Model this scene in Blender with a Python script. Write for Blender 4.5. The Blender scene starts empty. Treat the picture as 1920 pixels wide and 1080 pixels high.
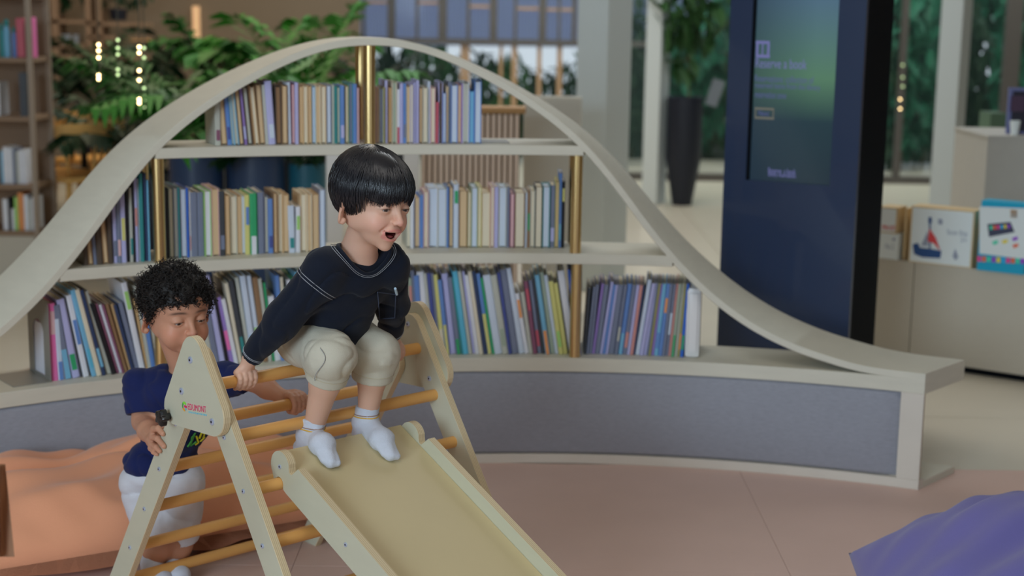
import bpy, bmesh, math, random
import numpy as np
from mathutils import Vector, Matrix, Euler
random.seed(7)
C = bpy.context.scene.collection
PI = math.pi
# ------------------------------------------------------------------ camera
CAM_P, CAM_F, CAM_R, H = 0.1828, 2794.0, 0.0144, 1.4
cam = bpy.data.cameras.new('camera'); camo = bpy.data.objects.new('camera', cam); C.objects.link(camo)
_F = Vector((0, math.cos(CAM_P), -math.sin(CAM_P))); _U = Vector((0, math.sin(CAM_P), math.cos(CAM_P))); _R = Vector((1, 0, 0))
_c, _s = math.cos(CAM_R), math.sin(CAM_R)
_X = _R*_c + _U*_s; _Y = _U*_c - _R*_s
camo.matrix_world = Matrix(((_X.x, _Y.x, -_F.x, 0), (_X.y, _Y.y, -_F.y, 0), (_X.z, _Y.z, -_F.z, H), (0, 0, 0, 1)))
cam.sensor_width = 36; cam.lens = 36*CAM_F/1920; cam.clip_end = 200
cam.dof.use_dof = True; cam.dof.focus_distance = 3.14; cam.dof.aperture_fstop = 2.8; cam.dof.aperture_blades = 0
sc = bpy.context.scene; sc.camera = camo
# ------------------------------------------------------------------ world, exposure
w = bpy.data.worlds.new('world'); sc.world = w; w.use_nodes = True
nt = w.node_tree; bg = nt.nodes['Background']
bg.inputs[0].default_value = (0.78, 0.90, 1.0, 1); bg.inputs[1].default_value = 0.84
sc.view_settings.view_transform = 'Standard'; sc.view_settings.look = 'None'
sc.view_settings.exposure = 0.03; sc.view_settings.gamma = 1.0; sc.view_settings.use_curve_mapping = False
sc.cycles.max_bounces = 6; sc.cycles.diffuse_bounces = 3; sc.cycles.glossy_bounces = 3
sc.cycles.transmission_bounces = 4; sc.cycles.transparent_max_bounces = 6
sc.cycles.caustics_reflective = False; sc.cycles.caustics_refractive = False
def area(name, loc, target, sx, sy, power, col):
    l = bpy.data.lights.new(name, 'AREA'); l.shape = 'RECTANGLE'; l.size = sx; l.size_y = sy; l.energy = power; l.color = col
    o = bpy.data.objects.new(name, l); C.objects.link(o); o.location = loc
    o.rotation_euler = (Vector(target)-Vector(loc)).to_track_quat('-Z', 'Y').to_euler(); return o
area('assumed_daylight_key', (-2.6, -3.3, 2.2), (3.4, 4.6, 0.8), 3.4, 2.2, 275, (0.68, 0.85, 1.0))  # added key lamp inside the closed room, for cool daylight from an assumed window
area('hall_fill', (0.3, 8.2, 3.9), (0.6, 8.2, 0), 3.6, 3.4, 95, (0.94, 0.98, 1.0))  # added fill lamp, brightens the floor behind the bookcase
area('overhead_fill', (-0.2, 2.2, 3.9), (0.2, 3.9, 0.2), 3.4, 2.6, 38, (1.0, 0.95, 0.88))  # added fill under the closed ceiling, brightens mat and slide from above
area('cafe_fill', (-2.6, 9.5, 3.8), (-2.4, 9.5, 0), 3.0, 3.0, 60, (1.0, 0.80, 0.58))  # added warm fill lamp, unseen, over the cafe corner
area('garden_fill', (2.0, 12.4, 3.6), (2.2, 17.0, 0.5), 9.0, 2.0, 190, (0.9, 1.0, 0.92))  # added lamp inside the glass, aimed outwards to brighten the hedges
# ------------------------------------------------------------------ projection helpers: picture position -> point of the place
def ray(px, py):
    u = (px-960)/CAM_F; v = (py-540)/CAM_F
    u, v = _c*u+_s*v, -_s*u+_c*v
    return Vector((u, math.cos(CAM_P)-v*math.sin(CAM_P), -math.sin(CAM_P)-v*math.cos(CAM_P)))
def onz(px, py, z):
    d = ray(px, py); t = (z-H)/d.z; return Vector((d.x*t, d.y*t, z))
def ony(px, py, Y):
    d = ray(px, py); t = Y/d.y; return Vector((d.x*t, Y, H+d.z*t))
def onplane(px, py, p0, n):
    d = ray(px, py); o = Vector((0, 0, H)); t = (Vector(p0)-o).dot(n)/d.dot(n); return o+d*t
# bookcase plan: circle
BC = Vector((0.1756, 1.8751)); BR = 2.6582
def onr(px, py, dR=0.0):
    d = ray(px, py); a = d.x**2+d.y**2; b = -2*(d.x*BC.x+d.y*BC.y); c = BC.x**2+BC.y**2-(BR+dR)**2
    t = (-b+math.sqrt(b*b-4*a*c))/2/a; return Vector((d.x*t, d.y*t, H+d.z*t))
def theta(p): return math.atan2(p.x-BC.x, p.y-BC.y)
def bpt(th, dR, z): return Vector((BC.x+(BR+dR)*math.sin(th), BC.y+(BR+dR)*math.cos(th), z))
# ------------------------------------------------------------------ colour and materials
def lin(c): return tuple(((x/255)/12.92 if x/255 <= .04045 else ((x/255+.055)/1.055)**2.4) for x in c)
K = 0.52
def A(r, g, b, k=None):
    l = lin((r, g, b)); return tuple(min(.92, x/(k or K)) for x in l)
_mats = {}
def mat(name, col, rough=.6, metal=0, spec=.4, noise=0, nscale=30, bump=0, bscale=200, emit=None, es=0, coat=0, alpha=1, trans=0, sheen=0, stretch=None):
    if name in _mats: return _mats[name]
    m = bpy.data.materials.new(name); m.use_nodes = True; t = m.node_tree; b = t.nodes['Principled BSDF']
    b.inputs['Base Color'].default_value = (*col, 1); b.inputs['Roughness'].default_value = rough
    b.inputs['Metallic'].default_value = metal; b.inputs['Specular IOR Level'].default_value = spec
    b.inputs['Coat Weight'].default_value = coat; b.inputs['Sheen Weight'].default_value = sheen
    b.inputs['Transmission Weight'].default_value = trans; b.inputs['Alpha'].default_value = alpha
    if emit: b.inputs['Emission Color'].default_value = (*emit, 1); b.inputs['Emission Strength'].default_value = es
    if noise or bump:
        tc = t.nodes.new('ShaderNodeTexCoord'); mp = t.nodes.new('ShaderNodeMapping'); t.links.new(tc.outputs['Object'], mp.inputs[0])
        if stretch: mp.inputs['Scale'].default_value = stretch
    if noise:
        n = t.nodes.new('ShaderNodeTexNoise'); n.inputs['Scale'].default_value = nscale; n.inputs['Detail'].default_value = 5
        t.links.new(mp.outputs[0], n.inputs['Vector'])
        mx = t.nodes.new('ShaderNodeMix'); mx.data_type = 'RGBA'
        mx.inputs[6].default_value = (*[x*(1-noise) for x in col], 1); mx.inputs[7].default_value = (*[min(1, x*(1+noise)) for x in col], 1)
        t.links.new(n.outputs['Fac'], mx.inputs[0]); t.links.new(mx.outputs[2], b.inputs['Base Color'])
    if bump:
        n2 = t.nodes.new('ShaderNodeTexNoise'); n2.inputs['Scale'].default_value = bscale; n2.inputs['Detail'].default_value = 3
        t.links.new(mp.outputs[0], n2.inputs['Vector']); bp = t.nodes.new('ShaderNodeBump'); bp.inputs['Strength'].default_value = bump; bp.inputs['Distance'].default_value = .002
        t.links.new(n2.outputs['Fac'], bp.inputs['Height']); t.links.new(bp.outputs[0], b.inputs['Normal'])
    _mats[name] = m; return m
def attr_mat(name, rough=.5, spec=.35, bump=0, bscale=300, sss=0, sheen=0):
    m = bpy.data.materials.new(name); m.use_nodes = True; t = m.node_tree; b = t.nodes['Principled BSDF']
    a = t.nodes.new('ShaderNodeVertexColor'); a.layer_name = 'Col'; t.links.new(a.outputs[0], b.inputs['Base Color'])
    b.inputs['Roughness'].default_value = rough; b.inputs['Specular IOR Level'].default_value = spec; b.inputs['Sheen Weight'].default_value = sheen
    if sss: b.inputs['Subsurface Weight'].default_value = sss; b.inputs['Subsurface Radius'].default_value = (.012, .004, .002); b.inputs['Subsurface Scale'].default_value = .6
    if bump:
        tc = t.nodes.new('ShaderNodeTexCoord'); n2 = t.nodes.new('ShaderNodeTexNoise'); n2.inputs['Scale'].default_value = bscale; t.links.new(tc.outputs['Object'], n2.inputs['Vector'])
        bp = t.nodes.new('ShaderNodeBump'); bp.inputs['Strength'].default_value = bump; bp.inputs['Distance'].default_value = .001
        t.links.new(n2.outputs['Fac'], bp.inputs['Height']); t.links.new(bp.outputs[0], b.inputs['Normal'])
    _mats[name] = m; return m
# ------------------------------------------------------------------ object helpers
def link(name, me, m=None, parent=None):
    o = bpy.data.objects.new(name, me); C.objects.link(o)
    if m is not None and not me.materials:
        for x in (m if isinstance(m, (list, tuple)) else [m]): me.materials.append(x)
    if parent: o.parent = parent
    return o
def obj(name, bm, m=None, parent=None, smooth=False, ang=None):
    me = bpy.data.meshes.new(name); bmesh.ops.recalc_face_normals(bm, faces=bm.faces[:]); bm.to_mesh(me); bm.free()
    if smooth: me.polygons.foreach_set('use_smooth', [True]*len(me.polygons))
    o = link(name, me, m, parent)
    if ang: me.set_sharp_from_angle(angle=math.radians(ang))
    return o
def tag(o, label=None, cat=None, group=None, kind=None):
    if label: o['label'] = label
    if cat: o['category'] = cat
    if group: o['group'] = group
    if kind: o['kind'] = kind
    return o
def thing(name, label, cat, group=None, loc=(0, 0, 0), rotz=0):
    o = bpy.data.objects.new(name, None); C.objects.link(o); o.location = loc; o.rotation_euler = (0, 0, rotz); o.empty_display_size = .05
    return tag(o, label, cat, group)
def copy_tree(o, parent=None):
    c = o.copy(); C.objects.link(c); c.parent = parent
    for ch in list(o.children): copy_tree(ch, c)
    return c
def NB(): return bmesh.new()
def bx(bm, c, s, M=None, bev=0):
    r = bmesh.ops.create_cube(bm, size=1); vs = r['verts']
    T = Matrix.Translation(Vector(c)) @ Matrix.Diagonal((s[0], s[1], s[2], 1))
    if M is not None: T = M @ T
    bmesh.ops.transform(bm, matrix=T, verts=vs)
    if bev: bmesh.ops.bevel(bm, geom=list({e for v in vs for e in v.link_edges}), offset=bev, segments=2, profile=.6, affect='EDGES')
    return bm
def hexa(bm, P8):   # 8 corners: bottom 4 then top 4
    v = [bm.verts.new(p) for p in P8]
    for f in ((0, 1, 2, 3), (7, 6, 5, 4), (0, 4, 5, 1), (1, 5, 6, 2), (2, 6, 7, 3), (3, 7, 4, 0)): bm.faces.new([v[i] for i in f])
    return bm
def prism(bm, poly, fn, a, b, bev=0):   # polygon in 2d (x,y), fn(x,y,w) -> 3d, between w=a and w=b
    v0 = [bm.verts.new(fn(x, y, a)) for x, y in poly]; v1 = [bm.verts.new(fn(x, y, b)) for x, y in poly]
    f0 = bm.faces.new(v0); f1 = bm.faces.new(v1[::-1]); n = len(poly)
    for i in range(n): bm.faces.new((v0[i], v0[(i+1) % n], v1[(i+1) % n], v1[i]))
    if bev: bmesh.ops.bevel(bm, geom=list(f0.edges)+list(f1.edges), offset=bev, segments=1, affect='EDGES')
    return bm
def frame(d):
    d = d.normalized(); a = Vector((0, 0, 1)) if abs(d.z) < .9 else Vector((1, 0, 0))
    x = a.cross(d).normalized(); return x, d.cross(x)
def tube(bm, pts, rads, n=8, caps=True, flat=1.0):
    rings = []; pts = [Vector(p) for p in pts]; m = len(pts); px = None
    if not hasattr(rads, '__len__'): rads = [rads]*m
    for i, p in enumerate(pts):
        d = (pts[min(i+1, m-1)]-pts[max(i-1, 0)]).normalized()
        if px is None: x, y = frame(d)
        else: x = (px-d*px.dot(d)).normalized(); y = d.cross(x)
        px = x
        rings.append([bm.verts.new(p+(x*math.cos(2*PI*k/n)+y*math.sin(2*PI*k/n)*flat)*rads[i]) for k in range(n)])
    for i in range(m-1):
        for k in range(n): bm.faces.new((rings[i][k], rings[i][(k+1) % n], rings[i+1][(k+1) % n], rings[i+1][k]))
    if caps: bm.faces.new(rings[0][::-1]); bm.faces.new(rings[-1])
    return bm
def lathe(bm, prof, c=(0, 0, 0), n=24):
    rings = [[bm.verts.new((c[0]+r*math.cos(2*PI*k/n), c[1]+r*math.sin(2*PI*k/n), c[2]+z)) for k in range(n)] for r, z in prof]
    for i in range(len(rings)-1):
        for k in range(n): bm.faces.new((rings[i][k], rings[i][(k+1) % n], rings[i+1][(k+1) % n], rings[i+1][k]))
    bm.faces.new(rings[0][::-1]); bm.faces.new(rings[-1]); return bm
def rounded(poly, r, seg=5):
    out = []; n = len(poly)
    for i in range(n):
        p0, p1, p2 = Vector(poly[i-1]), Vector(poly[i]), Vector(poly[(i+1) % n])
        rr = r[i] if hasattr(r, '__len__') else r
        if rr <= 0: out.append(tuple(p1)); continue
        a = (p0-p1).normalized(); b = (p2-p1).normalized(); ang = a.angle(b); t = min(rr/math.tan(ang/2), .49*(p0-p1).length, .49*(p2-p1).length)
        s, e = p1+a*t, p1+b*t
        rr2 = t*math.tan(ang/2); cc = p1+(a+b).normalized()*(rr2/math.sin(ang/2))
        a0 = math.atan2(s.y-cc.y, s.x-cc.x); a1 = math.atan2(e.y-cc.y, e.x-cc.x); da = (a1-a0+PI) % (2*PI)-PI
        out += [(cc.x+rr2*math.cos(a0+da*k/seg), cc.y+rr2*math.sin(a0+da*k/seg)) for k in range(seg+1)]
    return out
def text_mesh(name, s, size, M, m, parent, ext=.0006, sx=1.0, align='LEFT'):
    cu = bpy.data.curves.new(name, 'FONT'); cu.body = s; cu.size = size; cu.extrude = ext; cu.align_x = align
    to = bpy.data.objects.new(name, cu); C.objects.link(to)
    dg = bpy.context.evaluated_depsgraph_get(); me = bpy.data.meshes.new_from_object(to.evaluated_get(dg)); me.name = name
    bpy.data.objects.remove(to, do_unlink=True)
    me.transform(M @ Matrix.Diagonal((sx, 1, 1, 1)))
    return link(name, me, m, parent)
# ------------------------------------------------------------------ the setting
M_tile = mat('pale floor tile', A(168, 162, 148), .28, spec=.5, noise=.05, nscale=4)
M_mat = mat('play mat vinyl', A(172, 148, 138), .62, noise=.05, nscale=5, bump=.15, bscale=40)
M_seam = mat('seam', A(128, 108, 98), .8)
FZ = -0.012
root = thing('floor', None, None); root['kind'] = 'structure'
# far tiles: large slabs, one object each with recessed joints
for i in range(-5, 8):
    for j in range(0, 9):
        x0, y0 = i*1.2+.05, 4.0+j*1.2
        b = NB(); bx(b, (x0+.6, y0+.6, FZ-.02), (1.196, 1.196, .04)); obj('floor_tile', b, M_tile, root)
b = NB(); bx(b, (1.2, 6.4, FZ-.045), (18, 19, .05)); obj('floor_bed', b, M_seam, root)
mr = thing('play_mat', 'large salmon pink foam play mat covering the floor under the climbing frame', 'mat')
xs = [-3.2, -1.9, -.55, .72, 2.0, 3.4]; ys = [1.2, 2.5, 3.62, 4.53]
for i in range(5):
    for j in range(3):
        b = NB(); bx(b, ((xs[i]+xs[i+1])/2, (ys[j]+ys[j+1])/2, -.006), (xs[i+1]-xs[i]-.001, ys[j+1]-ys[j]-.001, .012), bev=.0006); obj('mat_panel', b, M_mat, mr)
# side part of the mat reaching under the bench
M_wall = mat('taupe wall', A(86, 76, 64, .42), .85, noise=.05, nscale=3)
b = NB(); bx(b, (-3.6, 12.6, 2.0), (4.6, .15, 4.1)); tag(obj('wall_back', b, M_wall), kind='structure')
b = NB(); bx(b, (-4.6, 4.3, 2.0), (.15, 16.6, 4.1)); tag(obj('wall_left', b, M_wall), kind='structure')
M_ceil = mat('ceiling', A(150, 145, 138), .9)
b = NB(); bx(b, (-1.2, -4.0, 2.0), (6.8, .15, 4.1)); tag(obj('wall_front', b, M_wall), kind='structure')
b = NB(); bx(b, (6.6, 4.3, 2.0), (.15, 16.6, 4.1)); tag(obj('blocking_wall_right', b, M_wall), kind='structure')  # unseen solid wall, added to dim the ambient light from the right
b = NB(); bx(b, (1.0, 4.4, 4.1), (12, 17, .12)); tag(obj('ceiling', b, M_ceil), kind='structure')
# columns
M_col = mat('pale painted column', A(152, 158, 158), .6)
def column(name, pA, pB, dep, top=4.05):   # pA, pB front corners on the floor
    a = Vector((pA[0], pA[1])); c = Vector((pB[0], pB[1])); d = (c-a); n = Vector((-d.y, d.x)).normalized()*dep
    P = [(a.x, a.y), (c.x, c.y), (c.x+n.x, c.y+n.y), (a.x+n.x, a.y+n.y)]
    b = NB(); prism(b, P, lambda x, y, z: Vector((x, y, z)), FZ, top, bev=.004)
    o = obj(name, b, M_col); o['kind'] = 'structure'; return o
def xcol(px0, px1, px2, Y):    # front face px0..px1, right side face to px2, with base at depth Y
    p0 = ony(px0, 300, Y); p1 = ony(px1, 300, Y-.05*(px1-px0)/56); n = Vector((-(p1-p0).y, (p1-p0).x, 0)).normalized()
    # depth so that the back right corner is seen at px2
    t = 0
    for k in range(400):
        t = k*.005; q = p1+n*t
        if q.x/q.y*CAM_F*math.cos(CAM_P)*1.0 > (ony(px2, 300, 1.0).x)*CAM_F*math.cos(CAM_P): break
    return p0, p1, max(t, .05)
for nm, a in (('trim_1', (1078, 1134, 1178, 7.6)), ('trim_2', (1205, 1233, 1250, 11.2)), ('trim_3', (1747, 1787, 1804, 9.4))):
    p0 = ony(a[0], 300, a[3]); p1 = ony(a[1], 300, a[3]-.04); d = p1-p0
    # the right face is seen because the column is turned a little
    q = ony(a[2], 300, a[3]+.12); n = (q-p1); n.z = 0; nn = n
    P = [(p0.x, p0.y), (p1.x, p1.y), (p1.x+nn.x, p1.y+nn.y), (p0.x+nn.x, p0.y+nn.y)]
    b = NB(); prism(b, P, lambda x, y, z: Vector((x, y, z)), FZ, 4.05, bev=.004)
    tag(obj(nm, b, M_col), kind='structure')
# glazed garden wall at the back: frames, panes, posts
M_frame = mat('dark window frame', A(58, 54, 52, .42), .5)
M_wood_post = mat('brown timber post', A(116, 92, 70, .42), .6)
M_glass = mat('clear glass', (.10, .16, .15), .02, spec=.4, alpha=.08)
M_corr = mat('lilac corrugated sheet', A(170, 176, 226, .62), .5)
_t = M_corr.node_tree; _tr = _t.nodes.new('ShaderNodeBsdfTranslucent'); _tr.inputs[0].default_value = (*A(170, 176, 226, .62), 1); _mx = _t.nodes.new('ShaderNodeMixShader'); _mx.inputs[0].default_value = .7
_t.links.new(_t.nodes['Principled BSDF'].outputs[0], _mx.inputs[1]); _t.links.new(_tr.outputs[0], _mx.inputs[2]); _t.links.new(_mx.outputs[0], _t.nodes['Material Output'].inputs[0])
YW = 14.0
win = thing('window_1', None, None); win['kind'] = 'structure'
zt = ony(900, 78, YW).z; zb = FZ
def wbar(px, wpx, z0, z1, m, nm, y=YW, d=.08):
    a = ony(px-wpx/2, 60, y).x; c = ony(px+wpx/2, 60, y).x
    b = NB(); bx(b, ((a+c)/2, y, (z0+z1)/2), (c-a, d, z1-z0)); return obj(nm, b, m, win)
xl = ony(572, 60, YW).x; xr = ony(1215, 60, YW).x
b = NB(); bx(b, ((xl+xr)/2, YW, zt), (xr-xl, .16, .05)); obj('transom', b, M_frame, win)
b = NB(); bx(b, ((xl+xr)/2, YW, 2.9), (xr-xl, .16, .3)); obj('transom', b, M_frame, win)
for px, wp in ((580, 9), (627, 9), (682, 5), (734, 14), (782, 5), (830, 16), (878, 6), (925, 14), (966, 6), (1017, 14), (1048, 5), (1076, 8), (1120, 12), (1170, 8)):
    wbar(px, wp, zt, 2.9, M_frame, 'mullion')
for k, (px0, px1, py) in enumerate(((685, 730, 4), (785, 822, 5), (880, 918, 12), (970, 1010, 16), (1020, 1075, 18))):
    a = ony(px0, py, YW); c = ony(px1, py, YW); b = NB(); bx(b, ((a.x+c.x)/2, YW, (a.z+c.z)/2), (c.x-a.x, .06, .025)); obj('glazing_bar', b, M_wood_post, win)
for px, wp in ((868, 8), (877, 8), (965, 10), (1012, 8), (1050, 9), (940, 6), (600, 10), (1150, 9)):
    wbar(px, wp, zb, zt, M_wood_post, 'timber_post')
b = NB(); bx(b, ((xl+xr)/2, YW+.03, 1.45), (xr-xl, .008, 2.9)); obj('glass_pane', b, M_glass, win)
# corrugated screen outside the upper windows
b = NB(); x = xl; k = 0; n = 260; W_ = (xr-xl+1.2)/n; vs = []
for i in range(n+1):
    xx = xl-.5+i*W_; yy = YW+.9+(.02 if i % 2 else -.02); vs.append((b.verts.new((xx, yy, zt-.06)), b.verts.new((xx, yy, 3.4))))
for i in range(n): b.faces.new((vs[i][0], vs[i+1][0], vs[i+1][1], vs[i][1]))
o = obj('corrugated_screen', b, M_corr); tag(o, 'lilac corrugated metal screen outside the upper windows', 'screen')
# glazed wall to the right (behind the kiosk)
win2 = thing('window_2', None, None); win2['kind'] = 'structure'
YG = 12.9
xa = ony(1150, 300, YG).x; xb = 5.6
b = NB(); bx(b, ((xa+xb)/2, YG, 1.6), (xb-xa, .01, 3.2)); obj('glass_pane', b, M_glass, win2)
for px in (1420, 1893, 1690):
    a = ony(px, 150, YG).x; b = NB(); bx(b, (a, YG, 1.6), (.05 if px != 1893 else .13, .08, 3.2)); obj('mullion', b, M_frame, win2)
b = NB(); bx(b, ((xa+xb)/2, YG, FZ+.03), (xb-xa, .1, .06)); obj('bottom_rail', b, M_frame, win2)
# garden ground outside
M_grd = mat('garden soil', A(52, 58, 40), .95, noise=.4, nscale=3)
b = NB(); bx(b, (1, 19.5, -.08), (26, 13, .1)); o = obj('garden_ground', b, M_grd); o['kind'] = 'structure'; o['label'] = 'dark planted ground outside the glass'
# ------------------------------------------------------------------ bookcase
M_oak = mat('pale oak veneer', A(166, 163, 150), .5, noise=.07, nscale=9, stretch=(1, 1, 6), bump=.1, bscale=60)
M_oakd = mat('oak edge band', A(168, 162, 152), .5, noise=.05, nscale=12)
M_brass = mat('brushed brass', A(190, 165, 115, .62), .28, metal=1.0)
M_fab = mat('grey woven fabric', A(120, 122, 130), .95, sheen=.3, noise=.16, nscale=55, stretch=(1, 1, 3), bump=.5, bscale=420)
PROF = [(0, 1.322), (2.3, 1.314), (4.6, 1.283), (6.8, 1.237), (9.05, 1.181), (11.6, 1.104), (13.5, 1.032), (14.5, .987), (16, .905), (17.4, .818), (19.2, .711), (20.4, .652), (22, .58), (24, .508), (26, .454), (28.4, .409), (31.9, .369), (34, .3615), (36.45, .3605)]
_d = np.array([p[0] for p in PROF]); _z = np.array([p[1] for p in PROF])
_dd = np.concatenate([-_d[::-1], _d[1:]]); _zz = np.concatenate([_z[::-1], _z[1:]])
def zprof(d):
    w_ = np.exp(-.5*((np.arange(-6, 7)*.35)/.9)**2); w_ /= w_.sum()
    return float(sum(w_[k]*np.interp(abs(d+(k-6)*.35), _d, _z) for k in range(13)))
TH0 = math.radians(-13.0); TAP = 1.045; DEP = .25; END = 36.45
def th_at(d, r): return TH0+math.radians(d*(1+(TAP-1)*r/DEP))
def d_of(z):
    for k in range(0, 3645):
        if zprof(k/100) < z: return k/100
    return END
bc = thing('bookcase', 'long curved pale oak bookcase bench with an arch over its shelves', 'bookcase')
# the arched ribbon
b = NB(); N = 150; T = .0215; secs = []
for i in range(N+1):
    d = -END+2*END*i/N; e = .15
    z0, z1 = zprof(max(-END, d-e)), zprof(min(END, d+e)); ds = math.radians(2*e)*BR
    nt_, nz_ = -(z1-z0), ds; L = math.hypot(nt_, nz_); nt_, nz_ = nt_/L, nz_/L   # normal in (tangent,z)
    z = zprof(d); sec = []
    for r, k in ((.002, 0), (.0, .0015), (.0, T-.0015), (.002, T), (DEP-.002, T), (DEP, T-.0015), (DEP, .0015), (DEP-.002, 0)):
        dth = -nt_*k/(BR+r)
        sec.append(b.verts.new(bpt(th_at(d, r)+dth, r, z-nz_*k)))
    secs.append(sec)
for i in range(N):
    for k in range(8): b.faces.new((secs[i][k], secs[i+1][k], secs[i+1][(k+1) % 8], secs[i][(k+1) % 8]))
b.faces.new(secs[0]); b.faces.new(secs[-1][::-1])
obj('arch_panel', b, M_oak, bc, smooth=True, ang=35)
def arc_board(name, d0, d1, r0, r1, z0, z1, m, parent, n=60, bev=.0015, flat_th=False):
    b = NB(); secs = []
    for i in range(n+1):
        d = d0+(d1-d0)*i/n; sec = []
        for r, z in ((r0, z0+bev), (r0+bev, z0), (r1, z0), (r1, z1), (r0+bev, z1), (r0, z1-bev)):
            sec.append(b.verts.new(bpt(th_at(d, 0 if flat_th else r), r, z)))
        secs.append(sec)
    for i in range(n):
        for k in range(6): b.faces.new((secs[i][k], secs[i+1][k], secs[i+1][(k+1) % 6], secs[i][(k+1) % 6]))
    b.faces.new(secs[0]); b.faces.new(secs[-1][::-1])
    return obj(name, b, m, parent, smooth=True, ang=30)
ZS = {'top': 1.004, 'mid': .672, 'low': .342}
dt = d_of(1.004)-.30; dm = d_of(.672)-.22
arc_board('shelf', -dt, dt, .001, DEP-.001, ZS['top']-.030, ZS['top'], M_oak, bc)
arc_board('shelf', -dm, dm, .001, DEP-.001, ZS['mid']-.033, ZS['mid'], M_oak, bc)
arc_board('bench_top', -END, END, 0, DEP, ZS['low']-.044, ZS['low'], M_oak, bc, n=90)
arc_board('base_board', -END, END, .03, DEP-.02, 0, .022, M_oak, bc)
arc_board('kick_band', -END, END, 0, .03, 0, .030, M_oakd, bc)
pw = math.degrees(.066/BR)
arc_board('end_post', END-pw, END, 0, .03, .030, ZS['low']-.044, M_oakd, bc, n=4, flat_th=True)
arc_board('end_post', -END, -END+pw, 0, .03, .030, ZS['low']-.044, M_oakd, bc, n=4, flat_th=True)
arc_board('back_rail', -END+pw, END-pw, .018, .030, .030, ZS['low']-.044, M_oakd, bc)
# upholstered front: one long pad with rounded edges
b = NB(); secs = []; n = 120; d0, d1 = -END+pw+.08, END-pw-.08
for i in range(n+1):
    d = d0+(d1-d0)*i/n; e = min(i, n-i)/n; f = 0 if e == 0 else (.7 if e < 1.5/n else 1)
    sec = []
    for r, z in ((.017, .033), (.017-.010*f, .034), (.017-.016*f, .045), (.017-.016*f, ZS['low']-.058), (.017-.010*f, ZS['low']-.047), (.017, ZS['low']-.046)):
        sec.append(b.verts.new(bpt(th_at(d, 0), r, z)))
    secs.append(sec)
for i in range(n):
    for k in range(6): b.faces.new((secs[i][k], secs[i+1][k], secs[i+1][(k+1) % 6], secs[i][(k+1) % 6]))
b.faces.new(secs[0]); b.faces.new(secs[-1][::-1])
obj('upholstered_front', b, M_fab, bc, smooth=True, ang=60)
# brass poles
def pole(th, r, z0, z1):
    p = bpt(th, r, 0); b = NB(); tube(b, [(p.x, p.y, z0), (p.x, p.y, z1)], .0175, 20); obj('brass_pole', b, M_brass, bc, smooth=True, ang=40)
def th_px(px, py, r): return theta(onr(px, py, r))
POL = [(693, 200, 'top'), (1080, 400, 'mid'), (1079, 600, 'low'), (298, 400, 'mid'), (300, 600, 'low')]
for px, py, row in POL:
    th = th_px(px, py, .022); z0 = ZS[row]
    zt_ = {'top': zprof(math.degrees(th-TH0))-.022, 'mid': ZS['top']-.030, 'low': ZS['mid']-.033}[row]
    pole(th, .022, z0, zt_); pole(th, DEP-.03, z0, zt_)
# ------------------------------------------------------------------ books
COL = dict(t=('tan', (176, 148, 108)), o=('ochre tan', (168, 132, 84)), c=('cream', (180, 170, 146)), g=('pale grey', (150, 152, 140)), w=('bluish white', (158, 170, 186)),
    b=('blue', (70, 108, 170)), n=('navy', (34, 50, 84)), k=('black', (24, 25, 28)), v=('lilac', (142, 142, 184)), r=('red', (166, 62, 78)), G=('green', (30, 140, 84)),
    l=('lime green', (128, 178, 84)), T=('teal', (30, 116, 116)), y=('yellow', (176, 172, 92)), p=('dusty pink', (178, 138, 140)), m=('plum', (112, 60, 84)), d=('dark brown', (70, 58, 48)),
    s=('slate', (92, 100, 122)), a=('sky blue', (84, 146, 178)), B=('brown', (120, 88, 58)), R=('royal blue', (20, 78, 178)), W=('white', (176, 178, 186)), e=('sage', (126, 140, 122)),
    q=('charcoal', (50, 54, 60)), P=('violet', (118, 92, 160)), O=('orange', (200, 122, 60)), M=('pink', (200, 80, 140)), Q=('cyan', (60, 150, 180)), i=('indigo', (52, 64, 130)), h=('coral', (176, 112, 104)), Y=('olive', (130, 126, 70)))
def cmat(ch, pages=False):
    nm, c = COL[ch]
    g_ = sum(c)/3; c = tuple(x*.80+g_*.20 for x in c)
    if pages: return mat('pages '+nm, A(*c), .85, noise=.10, nscale=1, stretch=(1500, 1, 1))
    return mat('cover '+nm, A(*c), .42, spec=.45, noise=.08, nscale=14)
ORD = 'first second third fourth fifth sixth seventh eighth ninth tenth eleventh twelfth thirteenth fourteenth fifteenth sixteenth seventeenth eighteenth nineteenth'.split()
def ordw(n):
    if n <= 19: return ORD[n-1]
    t = ('twenty', 'thirty', 'forty', 'fifty', 'sixty')[n//10-2]
    return (t[:-1]+'ieth') if n % 10 == 0 else t+'-'+ORD[n % 10-1]
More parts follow.
